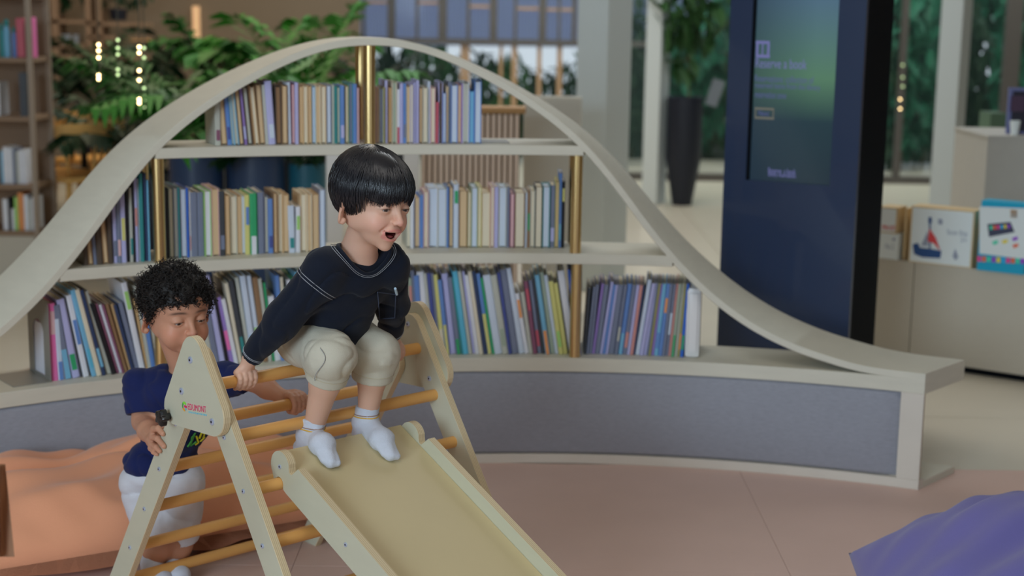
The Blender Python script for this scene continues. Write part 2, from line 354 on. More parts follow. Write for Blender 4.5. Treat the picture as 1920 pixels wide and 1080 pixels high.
def make_book(w, h, dep, front, cover, pages, band, label, group, base, thr, lean, name='book'):
    # local x = along the row, y = away from the reader, z up; base at front lower corner
    M = Matrix.Translation(base) @ Matrix.Rotation(-thr, 4, 'Z') @ Matrix.Rotation(lean, 4, 'Y')
    t = thing(name, label, 'book', group); t.matrix_world = M
    ct = min(.0024, w*.16); x0 = -w/2 if lean == 0 else (-w if lean > 0 else 0)
    b = NB()
    if pages:   # fore-edge to the reader: boards left and right, spine at the back
        pl = [(x0, 0), (x0+ct, 0), (x0+ct, dep-ct), (x0+w-ct, dep-ct), (x0+w-ct, 0), (x0+w, 0), (x0+w, dep), (x0, dep)]
    else:
        bl = min(.003, w*.25)
        pl = [(x0, bl), (x0+w*.2, 0), (x0+w*.8, 0), (x0+w, bl), (x0+w, dep), (x0+w-ct, dep), (x0+w-ct, bl+ct), (x0+ct, bl+ct), (x0+ct, dep), (x0, dep)]
    prism(b, pl, lambda x, y, z: Vector((x, y, z)), 0, h)
    obj('cover', b, cmat(cover), t)
    b = NB(); off = .003 if pages else .005
    bx(b, (x0+w/2, dep/2, h/2), (w-2*ct-.0004, dep-2*off, h-.007)); obj('page_block', b, cmat(front if pages else 'c', True), t)
    if band:
        ch, z0, z1 = band; b = NB(); bx(b, (x0+w/2, .0, h*(z0+z1)/2), (w*.66, .0012, h*(z1-z0))); obj('spine_label', b, cmat(ch), t)
    return t
def row(spec, px, ybase, shelf, setb, where, group, dep):
    n = 0
    for tok in spec.split():
        if tok[0] == '>': px = float(tok[1:]); continue
        parts = tok.split(':'); wpx, yt, ln = float(parts[0]), float(parts[1]), float(parts[2]); cs = parts[3]
        pages = cs[-1] == '/'      # "tb/" pages t, cover b ;  "b" spine ; "b.w" spine with band
        band = None
        if '.' in cs: cs, bd = cs.split('.'); band = (bd[0], .1, .32) if len(bd) == 1 else (bd[0], float(bd[1])/10, float(bd[2])/10+.1)
        front = cs[0]; cover = cs[1] if pages and len(cs) > 2 else cs[0]
        n += 1; sb = setb+random.uniform(-.006, .008)
        p0 = onr(px, ybase, sb); p1 = onr(px+wpx, ybase, sb)
        w = (p1-p0).xy.length*.97; pt = onr(px+ln+wpx/2, yt, sb); h = pt.z-ZS[shelf]
        h = min(h, .298)
        hpx = max(20, ybase-yt); la = math.atan2(ln, hpx)
        anchor = p0 if la < 0 else (p1 if la > 0 else (p0+p1)/2)
        th = theta(anchor); base = bpt(th, sb, ZS[shelf]+.0004)
        la2 = la
        cn = COL[cover][0]; wd = 'thin' if wpx < 6 else ('thick' if wpx > 12 else '')
        kind = ('%s-paged %s book' % (COL[front][0], cn)) if pages and cover != front else (('%s-paged book' % COL[front][0]) if pages else '%s book' % cn)
        lab = ' '.join(x for x in (wd, kind+',', ordw(n), where) if x)
        make_book(w, h, dep+random.uniform(-.01, .01), front, cover, pages, band, lab, group, base, th, la2)
        px += wpx
RT1 = "11:182:0:g.m 12:172:-6:tB/ 8:166:-6:b.i 5:163:-6:ga/ 9:164:-8:ga/ 9:163:-8:td/ 7:164:-9:P.v 9:163:-9:gd/ 4:160:-9:B 9:162:-9:co/ 11:158:-7:tB/ 7:159:-6:g 13:152:-7:v.w 11:162:-1:Bd/ 11:160:0:tB/ 7:155:-1:w 7:157:0:pm/ 7:155:0:v 8:161:0:to/ 9:161:0:ct/ 7:161:0:to/ 7:162:0:wa/ 10:161:0:tc/ 10:161:0:ct/ 10:160:0:ws/ 6:160:0:g 4:162:0:T 6:163:0:gT/ 9:161:0:b.v 7:161:0:cY/ 8:156:0:sT/ 8:158:0:b 4:165:0:p"
row(RT1, 404, 271, 'top', .05, 'on top shelf from its left end', 'books on the top shelf before the middle pole', .155)
RT2 = "5:164:0:tp/ 8:166:0:sg/ 3:164:0:Y 5:151:0:v 1:165:0:B 7:163:0:oB/ 9:154:0:ec/ 6:168:0:W.r02 6:157:0:v 6:157:0:b.s 7:162:0:tc/ 6:158:0:cv/ 5:156:0:v 6:151:0:v 6:164:0:tB/ 10:164:0:cg/ 5:153:0:w 9:164:0:cp/ 6:192:1:r 8:154:0:dv/ 6:174:0:wb/ 4:162:0:tc/ 5:154:0:s 13:159:0:wb/ 6:159:0:tp/ 3:158:0:P 12:155:0:gW/ 10:170:0:ab/ 13:152:0:wb/"
row(RT2, 706, 271, 'top', .05, 'on top shelf after the pole', 'books on the top shelf after the middle pole', .155)
RM1 = "8:450:-1:d 9:440:-2:tB/ 8:435:-2:s 11:420:-3:d 10:396:-4:tB/ 9:376:-2:d 8:362:0:v.s 8:356:0:s.p 10:353:-1:v.y35 6:350:0:k 6:352:1:g.T 4:322:0:k 6:322:0:v.h45 4:335:0:W 7:325:0:T 7:325:0:n 4:338:0:a"
row(RM1, 158, 489, 'mid', .05, 'on middle shelf from the arch', 'books on the middle shelf before the first pole', .165)
RM2 = "6:352:-1:k 9:353:0:ce/ 8:352:0:gs/ 4:352:0:T 12:354:0:ws/ 4:353:0:R 4:359:0:W.p 13:361:0:s 12:361:0:s 13:358:0:Wl/ 15:354:0:tp/ 11:359:0:q.s 8:366:0:to/ 14:367:0:cg/ 8:367:0:to/ 7:367:0:wc/ 9:366:0:y.b57 14:363:0:G.W02 13:361:0:s 7:368:0:gs/ 10:373:0:b.i 7:362:0:tB/ 10:363:0:ct/ 12:365:0:to/ 12:386:-2:w.T 9:388:1:W.l57 12:364:0:ct/ 10:364:0:tc/ 13:364:0:to/ 12:355:0:ws/"
row(RM2, 313, 487, 'mid', .075, 'on middle shelf after first pole', 'books on the middle shelf beside the first pole', .16)
RM3 = "8:372:0:cg/ 6:371:0:W 12:370:0:tb/ 6:366:0:b 9:359:0:cp/ 17:353:0:wW/ 17:354:0:wg/ 4:352:0:b 9:351:0:tn/ 10:346:0:w.G78 16:358:0:tB/ 7:360:0:cY/ 12:352:0:we/ 7:350:0:cy/ 17:361:0:ct/ 7:350:0:cp/ 8:351:0:v 15:351:0:wg/ 6:351:0:s 9:363:0:pm/ 19:361:0:cB/ 5:362:0:w 5:357:0:B.G35 9:357:0:cg/ 14:350:0:ck/ 14:350:0:wT/ 10:348:0:s.v 6:340:0:ty/ 6:325:0:b.a 6:341:0:k.y78"
row(RM3, 762, 465, 'mid', .11, 'on middle shelf before second pole', 'books on the middle shelf up to the second pole', .13)
RB1 = "13:569:-1:M.p68 11:598:-4:w.b02 15:572:-16:s.a03 15:560:-22:v.G12 6:556:-25:q 11:552:-25:W.b46 5:551:-27:d 9:541:-32:a.Q 10:540:-34:c 8:541:-35:n.a 11:543:-38:g 8:565:-36:k 5:566:-35:m 6:568:-34:W 4:568:-33:m 7:567:-32:B 7:568:-30:o 6:569:-30:n 9:566:-28:s 11:528:-30:W.l78 5:560:-20:o 7:535:-22:g 8:540:-20:b 9:545:-20:c 8:525:-22:s 9:530:-20:d"
row(RB1, 97, 700, 'low', .06, 'on lowest shelf after the bookend', 'picture books leaning beside the metal bookend', .2)
RB2 = "10:515:-24:g 11:517:-25:s 11:516:-26:v 6:520:-26:k 10:557:-22:P.M24 8:560:-22:W 8:530:-24:c 9:525:-24:q.T 8:520:-22:g 11:517:-20:w.a 10:517:-20:w.l03 10:520:-18:B 7:522:-18:g 5:530:-16:G 12:556:-12:W 8:517:-10:b 7:520:-10:c 6:540:-9:T 7:525:-9:W 6:522:-8:G 9:510:-8:a 8:520:-6:W 6:520:-6:T 7:524:-5:e 8:516:-5:a 7:520:-5:g"
row(RB2, 392, 683, 'low', .055, 'on lowest shelf behind the toddler', 'picture books behind the two boys', .2)
RB3 = ">746 9:515:-3:R.p35 7:520:-4:s 9:520:-6:e 7:522:-6:e.h78 7:508:-8:s 10:517:-9:b 14:510:-14:W.v 6:512:-15:g 7:512:-15:i 5:512:-15:s 9:515:-16:y.c 8:525:-16:b.y03 12:513:-17:v 9:520:-18:s.G01 4:520:-19:T 10:508:-22:Q 7:508:-22:g 6:508:-22:v 7:515:-22:W 8:508:-23:c 7:508:-24:n 9:512:-24:b.y04 5:520:-24:G 14:515:-24:w 12:515:-24:g.e 6:510:-24:i 13:505:-25:s 11:502:-28:w 8:550:-20:W.O68 8:548:-18:g 8:527:-20:m.r68 8:525:-20:s.r 7:520:-21:q 9:515:-23:a.O02 9:510:-24:e 7:515:-24:w 9:527:-22:y.l 8:530:-22:y 3:520:-24:q 13:507:-26:W 5:505:-20:R 4:505:-14:v.M"
row(RB3, 746, 664, 'low', .05, 'on lowest shelf before second pole', 'picture books leaning beside the climbing frame', .2)
RB4 = "5:540:6:q 5:538:10:s 6:534:10:s 5:532:14:P 9:534:14:s 6:528:17:v 5:533:16:b 5:534:15:v 12:534:14:s 6:534:14:s.g23 9:532:14:b.a02 8:534:14:s.h 6:534:14:v 6:535:14:h 4:535:14:n 8:524:18:w 7:531:18:v 6:531:16:v 4:531:14:s 4:531:14:Y 6:532:12:P 8:532:11:a.b 7:532:11:b.O67 6:532:10:s 6:533:10:s.w35 5:532:10:h 6:532:9:e.G02 6:532:8:g 5:532:8:Y.O 6:532:7:R.G12"
row(RB4, 1094, 661, 'low', .06, 'on lowest shelf after second pole', 'thin books after the second brass pole', .19)
# white magazine holder at the end of that row
p0 = onr(1283, 664, .05); th = theta(p0); t = thing('magazine_holder', 'glossy white magazine holder closing the row of thin books', 'holder'); t.matrix_world = Matrix.Translation(bpt(th, .05, ZS['low'])) @ Matrix.Rotation(-th, 4, 'Z')
M_gw = mat('glossy white plastic', A(186, 190, 200), .25)
wv = (onr(1311, 664, .05)-p0).length; b = NB(); bx(b, (wv/2, .1, .112), (wv, .19, .222), bev=.010); obj('case', b, M_gw, t, smooth=True, ang=30)
b = NB(); bx(b, (wv/2, .003, .112), (wv*.62, .012, .19), bev=.004); obj('front_lip', b, M_gw, t, smooth=True, ang=30)
# metal bookend with an arched cut-out, low left
M_met = mat('grey powder coated steel', A(112, 110, 104), .45, metal=.2)
pa = onr(46, 700, .05); pb = onr(95, 700, .055)
be_ = thing('bookend', 'grey metal bookend plate with an arched opening holding the picture books', 'bookend'); be_.matrix_world = Matrix.Translation(bpt(theta(pb), .050, ZS['low'])) @ Matrix.Rotation(-theta(pb), 4, 'Z') @ Matrix.Rotation(math.radians(94), 4, 'Z')
b = NB(); seg = 12
out = rounded([(-.0, 0), (.0, .235), (.17, .235), (.17, 0)], (0, .02, .02, 0)); 
ho = [(.045, .01)]+[(.045+.042-.042*math.cos(PI*k/seg), .135+.035*math.sin(PI*k/seg)) for k in range(seg+1)]+[(.129, .01)]
vo = [b.verts.new((x, y, z)) for (x, z) in out for y in (0,)]
vi = [b.verts.new((x, 0, z)) for (x, z) in ho]
es = [b.edges.new((vo[i], vo[(i+1) % len(vo)])) for i in range(len(vo))]+[b.edges.new((vi[i], vi[(i+1) % len(vi)])) for i in range(len(vi))]
bmesh.ops.triangle_fill(b, edges=es, use_beauty=True)
bmesh.ops.solidify(b, geom=b.faces[:], thickness=.002); obj('upright_plate', b, M_met, be_)
b = NB(); bx(b, (.085, .055, .001), (.17, .11, .002)); obj('foot_plate', b, M_met, be_)
b = NB(); bx(b, (.092, -.0022, .085), (.085, .0012, .15)); obj('paper_label', b, mat('white paper label', A(176, 176, 190), .6), be_)
# flat bookend foot at the right of the top shelf row
p0 = onr(822, 271, .05); p1 = onr(955, 270, .05); th = theta((p0+p1)/2)
t = thing('bookend', 'thin blue-grey steel bookend lying flat under the last books of the top shelf', 'bookend'); t.matrix_world = Matrix.Translation(bpt(th, .05, ZS['top'])) @ Matrix.Rotation(-th, 4, 'Z')
L = (p1-p0).length; b = NB(); bx(b, (L*.2, .06, .0015), (L*.62, .11, .003)); obj('foot_plate', b, M_met, t)
b = NB(); bx(b, (-L*.1+.023, .06, .08), (.0015, .11, .16)); obj('upright_plate', b, M_met, t)
# ------------------------------------------------------------------ climbing frame
FA = onz(368, 650, .70); FA = Vector((FA.x, FA.y)); fang = math.radians(42.9)
FW = Vector((math.cos(fang), math.sin(fang))); FE = Vector((math.sin(fang), -math.cos(fang)))
def fp(e, z, w_): q = FA+FW*w_+FE*e; return Vector((q.x, q.y, z))
M_ply = mat('birch plywood face', A(157, 156, 138), .45, spec=.4, noise=.05, nscale=7, stretch=(1, 1, 5), coat=.1)
M_plye = None
def ply_edge():
    m = bpy.data.materials.new('birch plywood edge'); m.use_nodes = True; t = m.node_tree; bs = t.nodes['Principled BSDF']
    tc = t.nodes.new('ShaderNodeTexCoord'); dp = t.nodes.new('ShaderNodeVectorMath'); dp.operation = 'DOT_PRODUCT'; dp.inputs[1].default_value = (FW.x, FW.y, 0)
    t.links.new(tc.outputs['Object'], dp.inputs[0])
    mu = t.nodes.new('ShaderNodeMath'); mu.operation = 'MULTIPLY'; mu.inputs[1].default_value = 2*PI/.0042; t.links.new(dp.outputs['Value'], mu.inputs[0])
    sn = t.nodes.new('ShaderNodeMath'); sn.operation = 'SINE'; t.links.new(mu.outputs[0], sn.inputs[0])
    cr = t.nodes.new('ShaderNodeMapRange'); cr.inputs[1].default_value = -.2; cr.inputs[2].default_value = .5; t.links.new(sn.outputs[0], cr.inputs[0])
    mx = t.nodes.new('ShaderNodeMix'); mx.data_type = 'RGBA'; mx.inputs[6].default_value = (*A(158, 140, 110), 1); mx.inputs[7].default_value = (*A(176, 162, 132), 1)
    t.links.new(cr.outputs[0], mx.inputs[0]); t.links.new(mx.outputs[2], bs.inputs['Base Color']); bs.inputs['Roughness'].default_value = .55; return m
M_plye = ply_edge()
M_dow = mat('honey beech dowel', A(178, 132, 74), .38, noise=.12, nscale=9, spec=.45, stretch=(1, 1, 1))
M_stl = mat('zinc plated steel', A(150, 158, 178), .3, metal=.45); M_dk = mat('dark socket', (.01, .01, .012), .5)
M_blk = mat('black glossy plastic', (.012, .012, .013), .22, spec=.6)
cf = thing('climbing_frame', 'triangular plywood climbing frame with round wooden rungs and a seated boy on top', 'climbing frame')
def panel(name, poly, w0, w1, parent, bev=.0012):
    b = NB(); prism(b, poly, fp, w0, w1, bev=bev)
    me = bpy.data.meshes.new(name); bmesh.ops.recalc_face_normals(b, faces=b.faces[:])
    n = Vector((FW.x, FW.y, 0))
    for f in b.faces: f.material_index = 0 if abs(f.normal.dot(n)) > .9 else 1
    b.to_mesh(me); b.free(); return link(name, me, [M_ply, M_plye], parent)
def legpoly(c0, c1, wd, r0=.034):   # strip from c0 (top, rounded) to c1 (floor, cut level)
    a = Vector(c0); c = Vector(c1); d = (c-a).normalized(); n = Vector((-d.y, d.x)); h = wd/2
    pts = [a+n*h*math.cos(PI*k/12)-d*h*math.sin(PI*k/12) for k in range(13)]
    def fl(p): t = -p.y/d.y; return p+d*t
    e1 = fl(a-n*h); e0 = fl(a+n*h)
    return [tuple(p) for p in pts]+[tuple(e1), tuple(e0)]
sf = -.685; sr = -.655
front = ((-.018, .660), (.073-(0-.515)*0+.515*.69, 0)); rear = ((-.088, .560), (-.13-.493*.655, 0))
plate = rounded([(-.030, .735), (-.158, .512), (.140, .512)], (.036, .034, .044), 7)
plate = rounded([(-.022, .752), (-.170, .505), (.140, .522)], (.040, .034, .044), 8)
DW = .626
for side in (0, 1):
    f = (lambda a, b_: (a, b_)) if side == 0 else (lambda a, b_: (DW-b_, DW-a))
    pl_ = panel('side_plate', plate, *f(0, .018), cf)
    panel('front_leg', legpoly(front[0], front[1], .066), *f(.0185, .0365), cf)
    panel('rear_leg', legpoly(rear[0], rear[1], .064), *f(.0185, .0365), cf)
    sgn = -1 if side == 0 else 1
    def bolt(e, z, w_, r=.0075, inner=False):
        b = NB(); s_ = sgn*(-1 if inner else 1)
        tube(b, [fp(e, z, w_), fp(e, z, w_+s_*.0022), fp(e, z, w_+s_*.003)], [r, r, r*.75], 16); o = obj('bolt', b, M_stl, cf, smooth=True, ang=40)
        b = NB(); tube(b, [fp(e, z, w_+s_*.003), fp(e, z, w_+s_*.0034)], r*.38, 6); obj('socket', b, M_dk, o)
    W0 = 0 if side == 0 else DW; W1 = .0185 if side == 0 else DW-.0185; W2 = .0365 if side == 0 else DW-.0365
    for e, z in ((-.024, .667), (-.064, .591), (.057, .549)): bolt(e, z, W0)
    for e, z in ((-.024, .667), (.057, .549)): bolt(e, z, W2, .006, True)
    for e, z in ((.073, .515), (.143, .415), (.211, .315), (.280, .215), (.349, .115)): bolt(e, z, W1, .005)
    for e, z in ((-.125, .502), (-.203, .38), (-.277, .267), (-.351, .153), (-.425, .04)): bolt(e, z, W1, .005)
    # star knob
    b = NB(); kc = (-.119, .524)
    tube(b, [fp(*kc, W0), fp(*kc, W0+sgn*.010)], .008, 12)
    n = 60; ringp = []
    for w_, s_ in ((.010, .82), (.012, 1), (.024, 1), (.027, .85), (.028, .4)):
        ringp.append([b.verts.new(fp(kc[0]+(.0165+.0030*math.cos(5*2*PI*k/n))*s_*math.cos(2*PI*k/n), kc[1]+(.0165+.0030*math.cos(5*2*PI*k/n))*s_*math.sin(2*PI*k/n), W0+sgn*w_)) for k in range(n)])
    for i in range(4):
        for k in range(n): b.faces.new((ringp[i][k], ringp[i][(k+1) % n], ringp[i+1][(k+1) % n], ringp[i+1][k]))
    b.faces.new(ringp[0]); b.faces.new(ringp[-1][::-1]); obj('star_knob', b, M_blk, cf, smooth=True, ang=35)
RR = .0135
TOPR = (.012, .614)
for e, z in (TOPR, (.075, .513), (.145, .414), (.213, .317), (.282, .217), (.351, .117), (-.13, .494), (-.203, .38), (-.277, .267), (-.351, .153), (-.425, .045)):
    b = NB(); tube(b, [fp(e, z, .030), fp(e, z, DW-.030)], RR, 20); obj('rung', b, M_dow, cf, smooth=True, ang=40)
# printed mark on the near plate
def fmat(e, z, w_):   # x along the picture right (+e), y up, facing out (-FW)
    X = Vector((FE.x, FE.y, 0)); Y = Vector((0, 0, 1)); Z = Vector((-FW.x, -FW.y, 0)); o = fp(e, z, w_)
    return Matrix(((X.x, Y.x, Z.x, o.x), (X.y, Y.y, Z.y, o.y), (X.z, Y.z, Z.z, o.z), (0, 0, 0, 1)))
def plp(px, py, w_=0): return onplane(px, py, fp(0, 0, w_), Vector((FW.x, FW.y, 0)))
def ez(p): q = Vector((p.x, p.y))-FA; return q.dot(FE), p.z
def flat(name, col): return mat(name, col, .5)
e0, z0 = ez(plp(353, 768)); e1, z1 = ez(plp(387, 774))
rot = math.atan2(z1-z0, e1-e0); L = math.hypot(e1-e0, z1-z0)
mk = text_mesh('lettering', 'EDUMONT', .032, fmat(e0, z0, -.0003) @ Matrix.Rotation(rot, 4, 'Z'), flat('crimson print', A(176, 30, 84)), cf, ext=.0002, sx=1.0)
xs_ = [v.co for v in mk.data.vertices]; 
def fit_text(o, p0, X, Y, wd, hg):   # stretch flat text onto width and height starting at p0
    us = [(v.co-p0).dot(X) for v in o.data.vertices]; vs_ = [(v.co-p0).dot(Y) for v in o.data.vertices]
    u0, u1, v0, v1 = min(us), max(us), min(vs_), max(vs_)
    for v, u, q in zip(o.data.vertices, us, vs_):
        nn = v.co-p0-X*u-Y*q; v.co = p0+X*((u-u0)/(u1-u0)*wd)+Y*((q-v0)/(v1-v0)*hg)+nn
Xd = (fp(e1, z1, 0)-fp(e0, z0, 0)).normalized(); Yd = Vector((-FW.x, -FW.y, 0)).cross(Xd).normalized()
fit_text(mk, fp(e0, z0, -.0003), Xd, Yd, L, .0135)
e2, z2 = ez(plp(354, 774)); mk2 = text_mesh('small_lettering', 'EDUCATION FOR KIDS', .01, fmat(e2, z2, -.0003) @ Matrix.Rotation(rot, 4, 'Z'), flat('sky blue print', A(70, 160, 200)), cf, ext=.0002)
fit_text(mk2, fp(e2, z2, -.0003), Xd, Yd, L, .0036)
le, lz = ez(plp(346, 762)); n = 40
for a0, a1, col, nm in ((35, 130, A(110, 190, 50), 'lime'), (130, 215, A(60, 130, 60), 'green'), (215, 300, A(235, 130, 40), 'orange'), (300, 335, A(60, 150, 200), 'blue')):
    b = NB(); R0, R1 = .0048, .0098; seg = 8; vv = []
    for k in range(seg+1):
        a = math.radians(a0+(a1-a0)*k/seg); vv.append([b.verts.new(fp(le+r*math.cos(a), lz+r*1.1*math.sin(a), -.0004)) for r in (R0, R1)])
    for k in range(seg): b.faces.new((vv[k][0], vv[k][1], vv[k+1][1], vv[k+1][0]))
    obj('emblem_arc', b, flat(nm+' print', col), cf)
b = NB(); prism(b, rounded([(le-.001, lz-.002), (le+.0105, lz-.002), (le+.0105, lz+.003), (le-.001, lz+.003)], .001, 3), fp, -.0005, -.0002); obj('emblem_bar', b, flat('crimson print', A(176, 30, 84)), cf)
# ------------------------------------------------------------------ slide hooked on the third rung
SS = -.47
sl = thing('slide', 'pale plywood slide board with raised side rails hooked onto the climbing frame', 'slide')
def up(e): return .468+SS*(e-.202)
ZE = 1.14
rail = []
cx, cz, cr = .149, .452, .034
rail += [(cx+cr*math.cos(math.radians(a)), cz+cr*math.sin(math.radians(a))) for a in range(215, 15, -15)]   # round head
rail += [(.181, .455), (.183, .446), (.190, .443), (.196, .447)]                               # notch
rail += rounded([(.198, .4725), (.215, up(.215)), (ZE, up(ZE)), (ZE+.03, .0), (ZE-.08, .0)], (0, 0, .02, .0, 0), 4)[1:]
rail += [(.170, .402-.004), (.160, .404)]
hx, hz = .145, .414
rail += [(hx+.015*math.cos(math.radians(a)), hz+.015*math.sin(math.radians(a))) for a in range(-20, 190, 25)] # seat over the rung
rail += [(.128, .408)]
for w0 in (.105, .455):
    b = NB(); vv0 = [b.verts.new(fp(x, y, w0)) for x, y in rail]; vv1 = [b.verts.new(fp(x, y, w0+.018)) for x, y in rail]
    f0 = b.faces.new(vv0); f1 = b.faces.new(vv1[::-1])
    for i in range(len(rail)): b.faces.new((vv0[i], vv0[(i+1) % len(rail)], vv1[(i+1) % len(rail)], vv1[i]))
    bmesh.ops.recalc_face_normals(b, faces=b.faces[:]); n = Vector((FW.x, FW.y, 0))
    for f in b.faces: f.material_index = 0 if abs(f.normal.dot(n)) > .9 else 1
    bmesh.ops.triangulate(b, faces=[f0, f1])
    me = bpy.data.meshes.new('side_rail'); b.to_mesh(me); b.free(); link('side_rail', me, [M_ply, M_plye], sl)
def surf(e): return up(e)-.034
M_board = mat('honey coloured slide board', A(160, 146, 112), .42, noise=.14, nscale=2.2, coat=.15)
b = NB(); prism(b, [(.118, surf(.118)), (ZE-.01, surf(ZE-.01)), (ZE-.01, surf(ZE-.01)-.011), (.118, surf(.118)-.011)], fp, .1232, .4548, bev=.001); obj('slide_board', b, M_board, sl)
for w0, s_ in ((.105, -1), (.473, 1)):
    for e, dz in ((.149, None), (.38, .04), (.62, .04), (.86, .04)):
        z = .452 if dz is None else up(e)-dz
        b = NB(); tube(b, [fp(e, z, w0), fp(e, z, w0+s_*.002)], .0048, 12); o = obj('bolt', b, M_stl, sl, smooth=True, ang=40)
        b = NB(); tube(b, [fp(e, z, w0+s_*.002), fp(e, z, w0+s_*.0024)], .002, 6); obj('socket', b, M_dk, o)
# ------------------------------------------------------------------ floor cushions
def cushion(name, label, m, fn, nu=90, nv=60, piping=None):
    b = NB(); top = [[b.verts.new(fn(i/nu, j/nv, 1)) for j in range(nv+1)] for i in range(nu+1)]
    bot = [[(top[i][j] if i in (0, nu) or j in (0, nv) else b.verts.new(fn(i/nu, j/nv, -1))) for j in range(nv+1)] for i in range(nu+1)]
    for g, s_ in ((top, 1), (bot, -1)):
        for i in range(nu):
            for j in range(nv):
                q = (g[i][j], g[i+1][j], g[i+1][j+1], g[i][j+1])
                if len(set(q)) > 2:
                    try: b.faces.new(q if s_ > 0 else q[::-1])
                    except ValueError: pass
    return obj(name, b, m, None, smooth=True)
M_or = mat('orange cotton', A(186, 128, 98), .9, sheen=.3, bump=.25, bscale=260)
M_pu = mat('periwinkle cotton', A(88, 84, 138), .9, sheen=.2, bump=.25, bscale=260)
def wr(u, v, s=1.0, ph=0):
    return (.006*math.sin(13*u+5*math.sin(3*v+ph)+ph)+.004*math.sin(27*v+4*math.sin(5*u+ph))+.003*math.sin(45*u+9*math.sin(4*v)+ph)*max(0, abs(2*v-1)-.5)*2)*s
# corners on the floor: seen from x 20..620, between the bench and y 1050
o0 = Vector((-1.38, 3.35, 0)); ux = Vector((.97, .55, 0)); vx = Vector((-.29, .55, 0))
def cush_or(layer):
    def f(u, v, s):
        su, sv = 2*u-1, 2*v-1
        pin = (1-abs(su)**6)*(1-abs(sv)**6)
        p = o0+ux*(u+.02*sv*sv*su)+vx*(v*(1)-.03*(1-su*su)*0)
        hgt = .165
        prof_ = (max(0, 1-abs(su)**3.2)**.45)*(max(0, 1-abs(sv)**2.6)**.5)
        crease = -.045*math.exp(-((v-.50-.06*math.sin(5*u))/.045)**2)*max(0, 1-abs(su)**4)
        if s > 0: z = .050+hgt*prof_+crease+wr(u*1.3, v, 2.3, layer)*pin+.010*math.sin(30*u+6*v)*max(0, .45-v)*pin-.03*math.exp(-((u-.36)/.07)**2-((v-.75)/.14)**2)
        else: z = .050-.046*prof_
        return Vector((p.x, p.y, max(.004, z)))
    return f
cu = thing('floor_cushion', 'big rumpled orange floor cushion lying against the grey bench front', 'cushion')
c1 = cushion('cushion_body', None, M_or, cush_or(0), 110, 70); c1.parent = cu
# flat flange (piping edge) round the lower seam
b = NB(); pts = []
for k in range(200):
    t = k/200*4; s_ = int(t); f = t-s_
    u, v = ((f, 0), (1, f), (1-f, 1), (0, 1-f))[s_]
    pts.append((u, v))
inn = []; out = []
for u, v in pts:
    p = o0+ux*(u+.02*(2*v-1)**2*(2*u-1))+vx*v; c = o0+ux*.5+vx*.5; d = (p-c); d.z = 0
    inn.append(b.verts.new((p.x, p.y, .052))); out.append(b.verts.new((p.x+d.normalized().x*.045, p.y+d.normalized().y*.045, .034+.007*math.sin(u*31+2*math.sin(u*9)+v*23))))
for k in range(200): b.faces.new((inn[k], inn[(k+1) % 200], out[(k+1) % 200], out[k]))
bmesh.ops.solidify(b, geom=b.faces[:], thickness=.004); obj('flange', b, M_or, cu, smooth=True)
q0 = Vector((.76, 2.64, 0)); qx = Vector((1.1, .36, 0)); qy = Vector((.08, .86, 0))
def cush_pu(u, v, s):
    su, sv = 2*u-1, 2*v-1
    pr = (max(0, 1-abs(su)**2.6)**.6)*(max(0, 1-abs(sv)**2.4)**.6)
    p = q0+qx*u+qy*v
    z = .10+(.225*pr+wr(u*1.2, v*1.3, 1.6, 2)*(pr)+.010*math.sin(16*(v+u*.5)+3*math.sin(6*u))*pr if s > 0 else -.095*min(1, pr*1.5))
    return Vector((p.x, p.y, max(.004, z)))
pc = thing('bean_cushion', 'large periwinkle blue floor cushion with soft creases beside the slide', 'cushion')
c2 = cushion('cushion_body', None, M_pu, cush_pu, 100, 80); c2.parent = pc
b = NB(); g_ = Vector((0, 0, 0)); a = Vector(cush_pu(.30, .93, 1)); tube(b, [a+Vector((-.05, .03, -.02)), a+Vector((-.02, .015, .0)), a+Vector((.04, -.02, .0))], [.008, .018, .02], 10); obj('corner_tab', b, M_pu, pc, smooth=True)
# ------------------------------------------------------------------ hem of a grown-up's clothes at the picture's left edge
M_lin = mat('beige linen', A(156, 122, 96), .9, sheen=.1, bump=.3, bscale=300)
b = NB(); rows = []
for j in range(31):
    py = 870+j*5.8; base_x = (-45, 10+ (py-870)*.10)
    line = []
    for i in range(25):
        f = i/24; px = base_x[0]+(base_x[1]-base_x[0])*f; p = ony(px, py, 2.35+.03*math.sin(f*9+j*.05)+.006*math.sin(f*21))
        line.append(b.verts.new(p))
    rows.append(line)
for j in range(30):
    for i in range(24): b.faces.new((rows[j][i], rows[j][i+1], rows[j+1][i+1], rows[j+1][i]))
bmesh.ops.solidify(b, geom=b.faces[:], thickness=.006)
tag(obj('linen_hem', b, M_lin, smooth=True), 'pleated beige linen clothing hem hanging in front of the orange cushion', 'clothing')
